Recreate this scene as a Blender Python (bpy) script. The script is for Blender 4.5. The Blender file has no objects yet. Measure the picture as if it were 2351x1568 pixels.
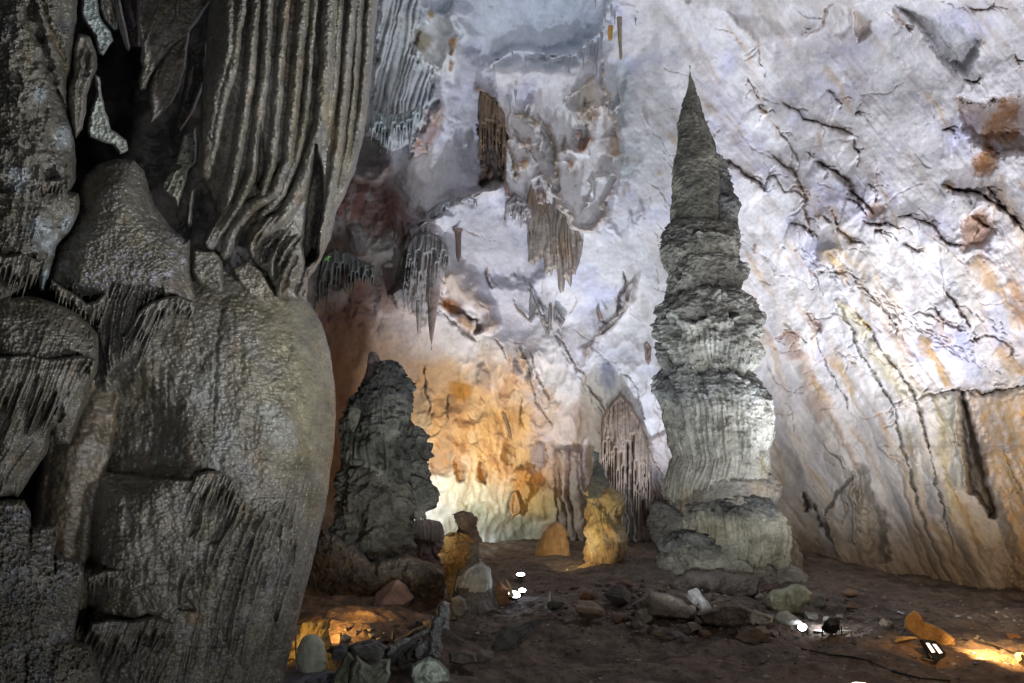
import bpy, math, random
import numpy as np
from mathutils import Vector

# ------------------------------------------------------------------ camera model (photo measured on a 2351 x 1568 grid)
F, CX, CY = 1776.0, 1175.5, 784.0
PITCH = math.radians(12.0)
CH = 2.6
cp, sp = math.cos(PITCH), math.sin(PITCH)
sc = bpy.context.scene
col = sc.collection

def W(px, py, Y):
    px = np.asarray(px, dtype=np.float64); py = np.asarray(py, dtype=np.float64)
    dx = (px - CX) / F; dy = -(py - CY) / F
    dY = cp - dy * sp; dZ = sp + dy * cp
    return np.stack([dx / dY * Y, np.zeros_like(dx) + Y, CH + dZ / dY * Y], -1)

def px_of(P):
    x, y, z = P[..., 0], P[..., 1], P[..., 2] - CH
    d = y * cp + z * sp; u = -y * sp + z * cp
    return CX + F * x / d, CY - F * u / d

def mpp(Y): return Y / F            # metres per pixel, near enough

# ------------------------------------------------------------------ noise
_r = np.random.RandomState(7)
_perm = _r.permutation(256).astype(np.int32); _perm = np.concatenate([_perm, _perm, _perm])
_g = _r.normal(size=(256, 3)).astype(np.float32); _g /= np.linalg.norm(_g, axis=1)[:, None]

def perlin(x, y, z=0.0, seed=0):
    x = np.asarray(x, np.float32) + seed * 17.13; y = np.asarray(y, np.float32) + seed * 5.71
    two = np.isscalar(z)
    z = np.float32(z + seed * 3.37) if two else np.asarray(z, np.float32) + np.float32(seed * 3.37)
    xi = np.floor(x).astype(np.int32); yi = np.floor(y).astype(np.int32); zi = np.floor(z).astype(np.int32)
    xf = x - xi; yf = y - yi; zf = z - zi
    u = xf * xf * xf * (xf * (xf * 6 - 15) + 10); v = yf * yf * yf * (yf * (yf * 6 - 15) + 10)
    w = zf * zf * zf * (zf * (zf * 6 - 15) + 10)
    xi &= 255; yi &= 255; zi = zi & 255
    def gr(a, b, c):
        h = _perm[_perm[_perm[xi + a] + yi + b] + zi + c]
        g = _g[h]
        return g[..., 0] * (xf - a) + g[..., 1] * (yf - b) + g[..., 2] * (zf - c)
    def plane(c):
        a = gr(0, 0, c); a = a + u * (gr(1, 0, c) - a)
        b = gr(0, 1, c); b = b + u * (gr(1, 1, c) - b)
        return a + v * (b - a)
    p0 = plane(0)
    if two and float(w) < 1e-6: return p0 * 1.6
    return (p0 + w * (plane(1) - p0)) * 1.6

def fbm(x, y, z=0.0, o=4, seed=0, gain=.5, lac=2.03):
    a = 1.0; s = 0; f = 1.0; n = 0
    for i in range(o):
        s = s + a * perlin(x * f, y * f, z * f, seed + i * 3); n += a; a *= gain; f *= lac
    return s / n

def ridged(x, y, z=0.0, o=3, seed=0, gain=.5):
    a = 1.0; s = 0; f = 1.0; n = 0
    for i in range(o):
        s = s + a * (1 - np.minimum(1, np.abs(perlin(x * f, y * f, z * f, seed + i * 3)) * 1.8)); n += a; a *= gain; f *= 2.1
    return s / n

def sstep(a, b, x):
    t = np.clip((x - a) / (b - a), 0, 1); return t * t * (3 - 2 * t)

def flute(u, v, per, seed=0, warp=.6, vs=8.0):
    """rounded vertical ribs with sharp grooves; u runs across, v along"""
    q = u / per + warp * perlin(u / per * .35, v / (per * vs), 0, seed) * 1.6
    k = np.floor(q); fr = q - k
    amp = .55 + .45 * perlin(k * 7.31, v / (per * vs * 1.5), 0, seed + 9) * 1.5
    return np.sqrt(np.clip(1 - (2 * fr - 1) ** 2, 0, 1)) * np.clip(amp, .1, 1.2)

# ------------------------------------------------------------------ geometry fields drawn on an (X, Y) pixel-direction grid
def seg_dist(X, Y, pts):
    """distance, interpolated index along line, signed side"""
    best = np.full(X.shape, 1e9, np.float32); tt = np.zeros(X.shape, np.float32); sg = np.zeros(X.shape, np.float32)
    for i in range(len(pts) - 1):
        ax, ay = pts[i][0], pts[i][1]; bx, by = pts[i + 1][0], pts[i + 1][1]
        vx, vy = bx - ax, by - ay; L = vx * vx + vy * vy + 1e-9
        t = np.clip(((X - ax) * vx + (Y - ay) * vy) / L, 0, 1)
        ex = X - (ax + t * vx); ey = Y - (ay + t * vy)
        d = ex * ex + ey * ey
        m = d < best
        best = np.where(m, d, best); tt = np.where(m, i + t, tt)
        sg = np.where(m, np.sign(vx * (Y - ay) - vy * (X - ax)), sg)
    return np.sqrt(best), tt, sg

def inside(X, Y, poly):
    c = np.zeros(X.shape, bool); n = len(poly)
    for i in range(n):
        x1, y1 = poly[i]; x2, y2 = poly[(i + 1) % n]
        if y1 == y2: continue
        m = ((y1 > Y) != (y2 > Y)) & (X < (x2 - x1) * (Y - y1) / (y2 - y1) + x1)
        c ^= m
    return c

class Field:
    pe = 1.0
    def __init__(s, xs, ys, base, seed=0, warp=5.0, wscale=45.0):
        s.xs, s.ys = np.asarray(xs, float), np.asarray(ys, float)
        s.X, s.Y = np.meshgrid(s.xs, s.ys)
        s.X = s.X.astype(np.float32); s.Y = s.Y.astype(np.float32)
        s.h = np.zeros(s.X.shape, np.float32)
        s.c = np.zeros(s.X.shape + (3,), np.float32); s.c[:] = base
        a = fbm(s.X / wscale, s.Y / wscale, 0, 3, seed + 40); b = fbm(s.X / wscale, s.Y / wscale, 0, 3, seed + 60)
        s.Xw = s.X + warp * a * 1.6; s.Yw = s.Y + warp * b * 1.6
    def sl(s, pts, m):
        p = np.asarray([q[:2] for q in pts], float)
        x0, y0 = p.min(0) - m; x1, y1 = p.max(0) + m
        i0, i1 = np.searchsorted(s.xs, [x0, x1]); j0, j1 = np.searchsorted(s.ys, [y0, y1])
        return slice(j0, j1), slice(i0, i1)
    def mix(s, q, a, c):
        a = np.clip(a, 0, 1)[..., None]
        s.c[q] = s.c[q] * (1 - a) + np.asarray(c, np.float32) * a
    def line(s, pts, w, h=0, c=None, ca=.8, cw=None, prof='g', taper=True, side=0, mode='add'):
        """h>0 ridge, h<0 groove. prof g gaussian, r round, s one-sided step (side picks which flank is raised)"""
        ws = w if isinstance(w, (list, tuple)) else [w] * len(pts)
        wm = max(ws); R = wm * (3.2 if prof != 's' else 5)
        if cw: R = max(R, cw * 3)
        q = s.sl(pts, R + 8)
        if s.h[q].size == 0: return
        d, t, sg = seg_dist(s.Xw[q], s.Yw[q], pts)
        wi = np.interp(t, range(len(ws)), ws)
        n = len(pts) - 1
        if taper: wi = wi * (.18 + .82 * np.clip(np.minimum(t, n - t) / (.12 * n + .05), 0, 1) ** .6)
        X_, Y_ = s.X[q], s.Y[q]
        if prof in ('g', 'v', 'r') and not mode == 'max':
            wi = wi * np.clip(.75 + 1.1 * perlin(X_ / (wm * 5 + 9), Y_ / (wm * 5 + 9), 0, 5) + .5 * perlin(X_ / (wm * 1.5 + 3), Y_ / (wm * 1.5 + 3), 0, 6), .22, 1.5)
            d = np.abs(d + .45 * wm * perlin(X_ / (wm * 1.2 + 2.5), Y_ / (wm * 1.2 + 2.5), 0, 8))
        e = d / np.maximum(wi, .3)
        fade = 1 if not taper else np.clip(np.minimum(t, n - t) / (.1 * n + .02), 0, 1) ** .5
        if prof == 'g': k = np.exp(-e * e)
        elif prof == 'r': k = np.sqrt(np.clip(1 - e * e, 0, 1))
        elif prof == 'v': k = np.clip(1 - e, 0, 1)
        else: k = np.where(sg == side, np.exp(-e * .6), -0.15 * np.exp(-e * 2.5))
        if mode == 'add': s.h[q] += h * k * fade
        else: s.h[q] = np.maximum(s.h[q], h * k * fade)
        if c is not None:
            e2 = d / np.maximum((cw or wm) * wi / wm, .3); s.mix(q, ca * np.exp(-e2 * e2) * fade, c)
    def blob(s, cx, cy, rx, ry, rot=0, h=0, c=None, ca=.8, soft=1.0, rough=.35):
        R = max(rx, ry) * 2.2; q = s.sl([(cx, cy)], R)
        if s.h[q].size == 0: return
        a = math.radians(rot); X = s.Xw[q] - cx; Y = s.Yw[q] - cy
        u = X * math.cos(a) + Y * math.sin(a); v = -X * math.sin(a) + Y * math.cos(a)
        r = np.sqrt((u / rx) ** 2 + (v / ry) ** 2) + rough * fbm(s.X[q] / (min(rx, ry) * .9 + 4), s.Y[q] / (min(rx, ry) * .9 + 4), 0, 4, int(cx) % 97)
        k = 1 - sstep(1 - .5 * soft, 1 + .35 * soft, r)
        s.h[q] += h * k
        if c is not None: s.mix(q, ca * k, c)
    def patch(s, poly, h=0, c=None, ca=.8, edge=8, rough=8, tilt=None):
        q = s.sl(poly, edge * 2 + 10)
        if s.h[q].size == 0: return
        X, Y = s.Xw[q], s.Yw[q]
        e0 = edge; edge = edge * s.pe; ca = ca * (.9 if s.pe > 1 else 1)
        d, _, _ = seg_dist(X, Y, list(poly) + [poly[0]])
        d = np.where(inside(X, Y, poly), d, -d) + rough * fbm(s.X[q] / 22, s.Y[q] / 22, 0, 4, len(poly))
        k = sstep(-edge * .5, edge * .5, d); kh = sstep(-e0 * .8, e0 * .8, d)
        hh = h
        if tilt is not None: hh = h * np.clip(d / tilt, 0, 1)
        s.h[q] += hh * kh
        if c is not None: s.mix(q, ca * k * (.75 + .9 * fbm(s.X[q] / 15, s.Y[q] / 26, 0, 4, 3 + len(poly))), c)

# ------------------------------------------------------------------ mesh output
def make_mesh(name, V, Fq, C, mat, parent=None, tri=None, smooth=True):
    me = bpy.data.meshes.new(name)
    V = np.ascontiguousarray(V.reshape(-1, 3), np.float32)
    nq = len(Fq); nt = 0 if tri is None else len(tri)
    me.vertices.add(len(V)); me.vertices.foreach_set('co', V.ravel())
    loops = np.asarray(Fq, np.int32).ravel()
    starts = np.arange(nq, dtype=np.int32) * 4
    if nt:
        loops = np.concatenate([loops, np.asarray(tri, np.int32).ravel()])
        starts = np.concatenate([starts, nq * 4 + np.arange(nt, dtype=np.int32) * 3])
    me.loops.add(len(loops)); me.loops.foreach_set('vertex_index', loops)
    me.polygons.add(nq + nt); me.polygons.foreach_set('loop_start', starts)
    me.polygons.foreach_set('use_smooth', np.full(nq + nt, smooth, bool))
    me.update(calc_edges=True)
    if C is not None:
        at = me.color_attributes.new('mineral', 'FLOAT_COLOR', 'POINT')
        c4 = np.ones((len(V), 4), np.float32); c4[:, :3] = np.asarray(C, np.float32).reshape(-1, 3)
        at.data.foreach_set('color', c4.ravel())
    me.materials.append(mat)
    o = bpy.data.objects.new(name, me); col.objects.link(o)
    if parent: o.parent = parent
    return o

def grid_faces(ny, nx, wrap=False):
    j = np.arange(ny - 1)[:, None]; i = np.arange(nx if wrap else nx - 1)[None, :]
    i2 = (i + 1) % nx
    return np.stack([j * nx + i + 0 * j, (j + 1) * nx + i, (j + 1) * nx + i2, j * nx + i2 + 0 * j], -1).reshape(-1, 4)

def tag(o, label=None, cat=None, group=None, kind=None):
    if label: o['label'] = label
    if cat: o['category'] = cat
    if group: o['group'] = group
    if kind: o['kind'] = kind
    return o

def empty(name, loc, label, cat, group=None):
    o = bpy.data.objects.new(name, None); col.objects.link(o); o.location = loc
    o.empty_display_size = .2
    return tag(o, label, cat, group)

def rebase(o):
    """child meshes are built in world coordinates: subtract the parent's place"""
    if o.parent: o.location = -Vector(o.parent.location)
    return o

def recenter(o, base=None):
    """put a stand-alone mesh's origin at its base"""
    me = o.data; n = len(me.vertices); a = np.empty(n * 3, np.float32); me.vertices.foreach_get('co', a); a = a.reshape(-1, 3)
    if base is None:
        b = np.array([(a[:, 0].min() + a[:, 0].max()) / 2, (a[:, 1].min() + a[:, 1].max()) / 2, a[:, 2].min()], np.float32)
    else: b = np.asarray(base, np.float32)
    a -= b; me.vertices.foreach_set('co', a.ravel()); me.update(); o.location = [float(t) for t in b]
    return o

# ------------------------------------------------------------------ materials
def rock_mat(name, rough=(.5, .9), scale=3.0, bump=.5, dist=.05, stretch=(1, 1, 1), vary=.35, fine=18.0, crust=0.0, spec=.5, dirt=None, dirt_amt=.35):
    m = bpy.data.materials.new(name); m.use_nodes = True
    nt = m.node_tree; N = nt.nodes; L = nt.links; N.clear()
    out = N.new('ShaderNodeOutputMaterial'); b = N.new('ShaderNodeBsdfPrincipled'); L.new(b.outputs[0], out.inputs[0])
    at = N.new('ShaderNodeAttribute'); at.attribute_name = 'mineral'
    ge = N.new('ShaderNodeNewGeometry')
    mp = N.new('ShaderNodeMapping'); mp.inputs['Scale'].default_value = stretch; L.new(ge.outputs['Position'], mp.inputs[0])
    def noise(s, d=6, r=.6, v=mp):
        n = N.new('ShaderNodeTexNoise'); n.inputs['Scale'].default_value = s; n.inputs['Detail'].default_value = d
        n.inputs['Roughness'].default_value = r; L.new(v.outputs[0], n.inputs['Vector']); return n
    def rng(src, a, b_, lo, hi):
        n = N.new('ShaderNodeMapRange'); n.inputs[1].default_value = a; n.inputs[2].default_value = b_
        n.inputs[3].default_value = lo; n.inputs[4].default_value = hi; L.new(src, n.inputs[0]); return n.outputs[0]
    n1 = noise(scale, 8, .65); n2 = noise(fine, 6, .7); n3 = noise(scale * .35, 4, .6)
    mul = N.new('ShaderNodeMix'); mul.data_type = 'RGBA'; mul.blend_type = 'MULTIPLY'; mul.inputs[0].default_value = 1
    vv = N.new('ShaderNodeMath'); vv.operation = 'MULTIPLY'
    L.new(rng(n1.outputs[0], .3, .7, 1 - vary, 1 + vary), vv.inputs[0]); L.new(rng(n2.outputs[0], .3, .7, 1 - vary * .6, 1 + vary * .6), vv.inputs[1])
    L.new(at.outputs['Color'], mul.inputs[6]); cc = N.new('ShaderNodeCombineColor')
    for k in range(3): L.new(vv.outputs[0], cc.inputs[k])
    L.new(cc.outputs[0], mul.inputs[7]); colr = mul.outputs[2]
    if dirt:
        mx = N.new('ShaderNodeMix'); mx.data_type = 'RGBA'; L.new(rng(n3.outputs[0], .48, .68, 0, dirt_amt), mx.inputs[0])
        L.new(colr, mx.inputs[6]); mx.inputs[7].default_value = (*dirt, 1); colr = mx.outputs[2]
    L.new(colr, b.inputs['Base Color'])
    L.new(rng(n2.outputs[0], .35, .65, rough[0], rough[1]), b.inputs['Roughness'])
    b.inputs['Specular IOR Level'].default_value = spec
    ad = N.new('ShaderNodeMath'); ad.operation = 'MULTIPLY_ADD'; ad.inputs[1].default_value = .35
    L.new(n2.outputs[0], ad.inputs[0]); L.new(n1.outputs[0], ad.inputs[2]); hgt = ad.outputs[0]
    if crust:
        vo = N.new('ShaderNodeTexVoronoi'); vo.inputs['Scale'].default_value = fine * .6; L.new(mp.outputs[0], vo.inputs['Vector'])
        a2 = N.new('ShaderNodeMath'); a2.operation = 'MULTIPLY_ADD'; a2.inputs[1].default_value = -crust
        L.new(vo.outputs[0], a2.inputs[0]); L.new(hgt, a2.inputs[2]); hgt = a2.outputs[0]
    bp = N.new('ShaderNodeBump'); bp.inputs['Strength'].default_value = bump; bp.inputs['Distance'].default_value = dist
    L.new(hgt, bp.inputs['Height']); L.new(bp.outputs[0], b.inputs['Normal'])
    return m

def plain_mat(name, c, rough=.5, metal=0.0, emit=None, es=0):
    m = bpy.data.materials.new(name); m.use_nodes = True; b = m.node_tree.nodes['Principled BSDF']
    nt = m.node_tree; n = nt.nodes.new('ShaderNodeTexNoise'); n.inputs['Scale'].default_value = 30
    mx = nt.nodes.new('ShaderNodeMix'); mx.data_type = 'RGBA'
    mx.inputs[6].default_value = (*c, 1); mx.inputs[7].default_value = (*[k * .6 for k in c], 1)
    nt.links.new(n.outputs[0], mx.inputs[0]); nt.links.new(mx.outputs[2], b.inputs['Base Color'])
    b.inputs['Roughness'].default_value = rough; b.inputs['Metallic'].default_value = metal
    if emit: b.inputs['Emission Color'].default_value = (*emit, 1); b.inputs['Emission Strength'].default_value = es
    return m

M = {}
M['wall'] = rock_mat('pale_limestone', (.55, .85), 1.6, .38, .06, vary=.13, fine=17, spec=.3)
M['giant'] = rock_mat('grey_crusted_calcite', (.5, .85), 2.2, .8, .12, (1, 1, 1.3), vary=.4, fine=11, crust=.35, spec=.35)
M['dark'] = rock_mat('dark_crusted_calcite', (.45, .85), 2.2, .8, .12, (1, 1, 1.2), vary=.5, fine=11, crust=.3, spec=.35)
M['flow'] = rock_mat('wet_flowstone', (.12, .5), 4.0, .7, .035, (1, 1, 1.8), vary=.42, fine=17, crust=.15, spec=.8, dirt=(.07, .06, .03), dirt_amt=.5)
M['floor'] = rock_mat('brown_cave_clay', (.55, .95), 2.2, .9, .12, vary=.55, fine=12, spec=.25, dirt=(.03, .022, .018), dirt_amt=.6)
M['rock'] = rock_mat('broken_limestone', (.55, .9), 3.0, .7, .05, vary=.35, fine=20, spec=.3)
M['stal'] = rock_mat('dripstone', (.5, .8), 3.0, .5, .06, (1, 1, .35), vary=.3, fine=14, spec=.35)

WHITE = (.72, .70, .70); LAV = (.53, .535, .72); GREY = (.30, .31, .33); GG = (.24, .27, .26); TAN = (.47, .36, .27); PINK = (.50, .38, .34)
BROWN = (.20, .115, .07); OCHRE = (.52, .30, .09); RUST = (.28, .12, .055); DARK = (.055, .045, .04); CREAM = (.62, .55, .44); DKB = (.10, .065, .045)

# ------------------------------------------------------------------ builders
def fractal_poly(poly, amp, seed, step=9):
    out = []; n = len(poly)
    for i in range(n):
        (x1, y1), (x2, y2) = poly[i], poly[(i + 1) % n]
        L = math.hypot(x2 - x1, y2 - y1); k = max(1, int(L / step))
        nx, ny = -(y2 - y1) / (L + 1e-9), (x2 - x1) / (L + 1e-9)
        for j in range(k):
            t = j / k; x = x1 + (x2 - x1) * t; y = y1 + (y2 - y1) * t
            a = float(fbm(np.array([x / 28]), np.array([y / 28]), 0, 3, seed)[0]) * amp * 2
            out.append((x + nx * a, y + ny * a))
    return out

def relief(name, poly, Y0, thick, rw, mat, base, sculpt=None, parent=None, step=2.0, amp=2.0, seed=1, back=.8, warp=3.0, rough=.012, edge_px=7):
    """a closed rock body whose silhouette is poly; both faces bulge, the front carries the relief"""
    poly = fractal_poly(poly, amp, seed)
    p = np.array(poly); x0, y0 = p.min(0) - step * 1.5; x1, y1 = p.max(0) + step * 1.5
    xs = np.arange(x0, x1 + step, step); ys = np.arange(y0, y1 + step, step)
    f = Field(xs, ys, base, seed, warp)
    ins = inside(f.X, f.Y, poly)
    ny, nx = ins.shape
    best = np.full(ins.shape, 1e18, np.float32); bx = np.zeros(ins.shape, np.float32); by = bx.copy()
    for i in range(len(poly)):
        ax, ay = poly[i]; cx, cy = poly[(i + 1) % len(poly)]
        vx, vy = cx - ax, cy - ay; L = vx * vx + vy * vy + 1e-9
        t = np.clip(((f.X - ax) * vx + (f.Y - ay) * vy) / L, 0, 1)
        qx = ax + t * vx; qy = ay + t * vy; d = (f.X - qx) ** 2 + (f.Y - qy) ** 2
        m = d < best; best = np.where(m, d, best); bx = np.where(m, qx, bx); by = np.where(m, qy, by)
    d = np.sqrt(best) * ins
    cell = ins[:-1, :-1] | ins[1:, :-1] | ins[:-1, 1:] | ins[1:, 1:]
    X = np.where(ins, f.X, bx); Yp = np.where(ins, f.Y, by)
    e = 1 - np.clip(d / rw, 0, 1)
    bul = thick * np.sqrt(np.clip(1 - e * e, 0, 1))
    f.d = d
    b2 = bul.copy()
    for _ in range(3):
        for ax in (0, 1):
            for sh in (2, 4, 7): b2 = (b2 + np.roll(b2, sh, ax) + np.roll(b2, -sh, ax)) / 3
    mk = sstep(0, min(rw, 26), d); bul = bul * (1 - mk) + b2 * mk
    if sculpt: sculpt(f)
    f.h += rough * (fbm(f.X / 14, f.Y / 14, 0, 4, seed + 5) * 1.5)
    lo = fbm(f.X / 130, f.Y / 130, 0, 3, seed + 77)[..., None]
    f.c *= 1 + .3 * lo
    yy = (Y0(f.X, f.Y) if callable(Y0) else Y0)
    k = sstep(0, edge_px, d)
    front = W(X, Yp, yy - bul - f.h * k)
    bk = W(X, Yp, yy + bul * back)
    ids = np.arange(ny * nx).reshape(ny, nx)
    use = np.zeros(ins.shape, bool)
    use[:-1, :-1] |= cell; use[1:, :-1] |= cell; use[:-1, 1:] |= cell; use[1:, 1:] |= cell
    fi = np.full(ins.shape, -1, np.int64); fi[use] = np.arange(use.sum())
    nb = use & ins; bi = fi.copy(); bi[nb] = use.sum() + np.arange(nb.sum())
    V = np.concatenate([front[use], bk[nb]]); C = np.concatenate([f.c[use], f.c[nb]])
    j, i = np.nonzero(cell)
    fq = np.stack([fi[j, i], fi[j + 1, i], fi[j + 1, i + 1], fi[j, i + 1]], -1)
    bq = np.stack([bi[j, i], bi[j, i + 1], bi[j + 1, i + 1], bi[j + 1, i]], -1)
    o = make_mesh(name, V, np.concatenate([fq, bq]), np.clip(C, .01, .9), mat, parent)
    if parent: rebase(o)
    else: recenter(o)
    return o

def revolve(name, prof, Y, mat, colf, disp, parent=None, nt=260, dy=2.0, depth=.9, teeth=0, tseed=0, cap_bottom=True, back_only=False, base=None):
    """prof rows (y, xl, xr) in photo grid at distance Y; disp(th, Z, P, yy, rad, u) -> radial metres; colf same -> rgb"""
    pr = np.array(prof, float); y0, y1 = pr[0, 0], pr[-1, 0]
    n = int((y1 - y0) / dy) + 2; ys = np.linspace(y0, y1, n)
    xl = np.interp(ys, pr[:, 0], pr[:, 1]); xr = np.interp(ys, pr[:, 0], pr[:, 2])
    cxs = (xl + xr) / 2; rad = np.maximum((xr - xl) / 2, .3)
    th = np.linspace(0, 2 * math.pi, nt, endpoint=False)          # th = -pi/2 faces the camera
    TH, YY = np.meshgrid(th, ys); R = np.repeat(rad[:, None], nt, 1)
    if teeth:
        tt = 1.6 * fbm(np.cos(TH) * 1.6, np.sin(TH) * 1.6, 0, 2, tseed + 31) + fbm(np.cos(TH) * 5, np.sin(TH) * 5, 0, 4, tseed + 3) + .6 * perlin(np.cos(TH) * 22, np.sin(TH) * 22, 0, tseed)
        ramp = sstep(.55, 1, (YY - y0) / (y1 - y0)); YY = YY + teeth * tt * ramp
    C0 = W(cxs, ys, Y); m = mpp(Y) * (1.0 + 0 * ys)
    Cc = W(np.repeat(cxs[:, None], nt, 1), YY, Y)
    P = Cc.copy(); P[..., 0] += np.cos(TH) * R * mpp(Y) * 1.0; P[..., 1] += np.sin(TH) * R * mpp(Y) * depth
    # metres per pixel grows a little with elevation
    k = (np.hypot(P[..., 1] * 0 + Y, Cc[..., 2] - CH)) ; dY = k / Y
    P[..., 0] = Cc[..., 0] + np.cos(TH) * R * mpp(Y) * (Y * cp + (Cc[..., 2] - CH) * sp) / Y
    u = (YY - y0) / (y1 - y0)
    D = disp(TH, Cc[..., 2], P, YY, R * mpp(Y), u)
    D = D * np.clip(R * mpp(Y) / .35, .12, 1)
    D = D - (D.mean() + .9 * D.std())
    P[..., 0] += np.cos(TH) * D; P[..., 1] += np.sin(TH) * D
    C = colf(TH, Cc[..., 2], P, YY, D, u)
    Fq = grid_faces(n, nt, True)
    V = P.reshape(-1, 3); Cl = C.reshape(-1, 3)
    tris = []
    top = V[:nt].mean(0); bot = V[-nt:].mean(0); bot = bot + np.array([0, 0, .25 * rad[-1] * mpp(Y)])
    V = np.concatenate([V, [top], [bot]]); Cl = np.concatenate([Cl, [Cl[0]], [Cl[-1]]])
    a = np.arange(nt); b_ = (a + 1) % nt
    tris = np.concatenate([np.stack([np.full(nt, n * nt), a, b_], -1), np.stack([np.full(nt, n * nt + 1), (n - 1) * nt + b_, (n - 1) * nt + a], -1)])
    o = make_mesh(name, V, Fq, np.clip(Cl, .008, .9), mat, parent, tris)
    if parent: rebase(o)
    else: recenter(o)
    return o

def fringe_poly(top, lens, lean=.25, tw=9, seed=0):
    """outline of a drip curtain: smooth top line, ragged pointed hem"""
    r = random.Random(seed); up = [(x, y) for x, y in top]; dn = []; n = len(top) - 1
    L = sum(math.hypot(top[i + 1][0] - top[i][0], top[i + 1][1] - top[i][1]) for i in range(n)); k = int(L / tw)
    for j in range(k, -1, -1):
        t = j / k * n; i = min(int(t), n - 1); u = t - i
        x = top[i][0] + u * (top[i + 1][0] - top[i][0]); y = top[i][1] + u * (top[i + 1][1] - top[i][1])
        li = lens[min(int(j / k * len(lens)), len(lens) - 1)] * r.uniform(.6, 1.25)
        dn.append((x + tw * .35 - lean * li * .5, y + li * r.uniform(.35, .6))); dn.append((x - lean * li, y + li))
    return up + dn
def z1(*p): return [(.3695 * x, .3695 * y) for x, y in p]
def z2(*p): return [(.3695 * x, 530.8 + .3695 * y) for x, y in p]
def z3(*p): return [(.3695 * x, 989.3 + .3695 * y) for x, y in p]
def z4(*p): return [(723.8 + .3695 * x, .3695 * y) for x, y in p]
def z5(*p): return [(723.8 + .3695 * x, 530.8 + .3695 * y) for x, y in p]
def z6(*p): return [(627.3 + .3231 * x, 1061.6 + .3231 * y) for x, y in p]
def z7(*p): return [(1592.4 + .3693 * x, .3693 * y) for x, y in p]
def z8(*p): return [(1592.4 + .4617 * x, 530.8 + .4617 * y) for x, y in p]
def z9(*p): return [(965.1 + .3077 * x, 820.3 + .3077 * y) for x, y in p]      # crop 1000,850..1600,1350
def za(*p): return [(627.3 + .2053 * x, 1331.8 + .2053 * y) for x, y in p]     # crop 650,1380..1150,1625
def zb(*p): return [(1254.6 + .3231 * x, 1061.6 + .3231 * y) for x, y in p]    # crop 1300,1100..2087,1625
def zc(*p): return [(1737.2 + .2616 * x, 1158.1 + .2616 * y) for x, y in p]    # crop 1800,1200..2436,1625
# ================================================================== CAVE WALL
def coarse(a, b, n, p=1.6):
    t = np.linspace(0, 1, n) ** p; return a + (b - a) * t
xs = np.concatenate([coarse(560, -1800, 30)[::-1][:-1], np.arange(560, 2440, 2.0), coarse(2440, 4300, 30)[1:]])
ys = np.concatenate([coarse(-90, -1500, 26)[::-1][:-1], np.arange(-90, 1430, 2.0), coarse(1430, 1700, 8)[1:]])
f = Field(xs, ys, WHITE, 3, warp=7, wscale=38)
X, Y = f.X, f.Y; f.pe = 2.0

def grooves(lst, w, h, c, ca=.8, tr=None, cw=None, step=0):
    for g in lst:
        p = tr(*g)
        f.line(p, w, h, c, ca, cw=cw)
        if step: f.line(p, w * 4, step, prof='s', side=-1)

# ---- colour fields
n1 = fbm(X / 170, Y / 170, 0, 5, 11); n2 = fbm(X / 60, Y / 60, 0, 5, 12); n3 = fbm(X / 330, Y / 330, 0, 3, 13)
f.mix(np.s_[:], sstep(.0, .5, n1 + .3 * n2) * .8, LAV)
f.mix(np.s_[:], sstep(.12, .5, n2) * .4, (.52, .47, .42))
dg = (X * .80 - Y * .60); dv = (X * .60 + Y * .80)               # across / along the falling beds
st = fbm(dg / 34, dv / 260, 0, 5, 15)
right = sstep(1430, 1640, X)
f.mix(np.s_[:], sstep(.12, .42, st) * .45 * (.35 + .65 * right), (.48, .40, .33))
low = sstep(760, 1180, Y + 90 * n1)
f.mix(np.s_[:], low * .55 * right, (.50, .48, .41))
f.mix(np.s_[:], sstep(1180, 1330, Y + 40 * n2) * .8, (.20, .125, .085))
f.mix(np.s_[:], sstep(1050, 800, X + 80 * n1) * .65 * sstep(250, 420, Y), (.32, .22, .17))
f.blob(840, 480, 130, 110, 30, c=(.085, .04, .032), ca=.95)  # dark red rock, with the dimness of its shade put into the colour
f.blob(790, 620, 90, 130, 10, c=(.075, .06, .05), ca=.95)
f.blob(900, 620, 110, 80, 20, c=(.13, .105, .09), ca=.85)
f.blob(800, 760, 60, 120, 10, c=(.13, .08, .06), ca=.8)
f.blob(1080, 930, 150, 130, 30, c=(.60, .38, .17), ca=.75, rough=1.3)  # yellow lamp glow put partly into the wall colour here
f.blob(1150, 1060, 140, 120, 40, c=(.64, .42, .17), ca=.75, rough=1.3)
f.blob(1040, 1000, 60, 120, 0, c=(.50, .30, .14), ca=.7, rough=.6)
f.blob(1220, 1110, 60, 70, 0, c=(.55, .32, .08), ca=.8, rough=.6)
for i in range(46):
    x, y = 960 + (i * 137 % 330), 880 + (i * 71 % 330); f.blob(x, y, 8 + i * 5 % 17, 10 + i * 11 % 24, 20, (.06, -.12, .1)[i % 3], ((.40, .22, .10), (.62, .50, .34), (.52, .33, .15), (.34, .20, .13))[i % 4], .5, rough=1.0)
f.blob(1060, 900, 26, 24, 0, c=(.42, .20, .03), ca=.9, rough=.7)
f.blob(1250, 1190, 110, 80, 0, c=(.42, .28, .12), ca=.7, rough=.6)
f.blob(1100, 1150, 110, 50, 20, c=(.56, .58, .50), ca=.8, rough=.6)
f.blob(1320, 1030, 90, 120, 30, c=(.50, .38, .33), ca=.6, rough=.7)
f.blob(1130, 1210, 130, 40, 5, c=(.22, .23, .17), ca=.7, rough=1.0)

f.blob(772, 950, 55, 230, 0, c=(.12, .07, .05), ca=.9)  # gap darkened in colour against the yellow lamp's spill
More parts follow.
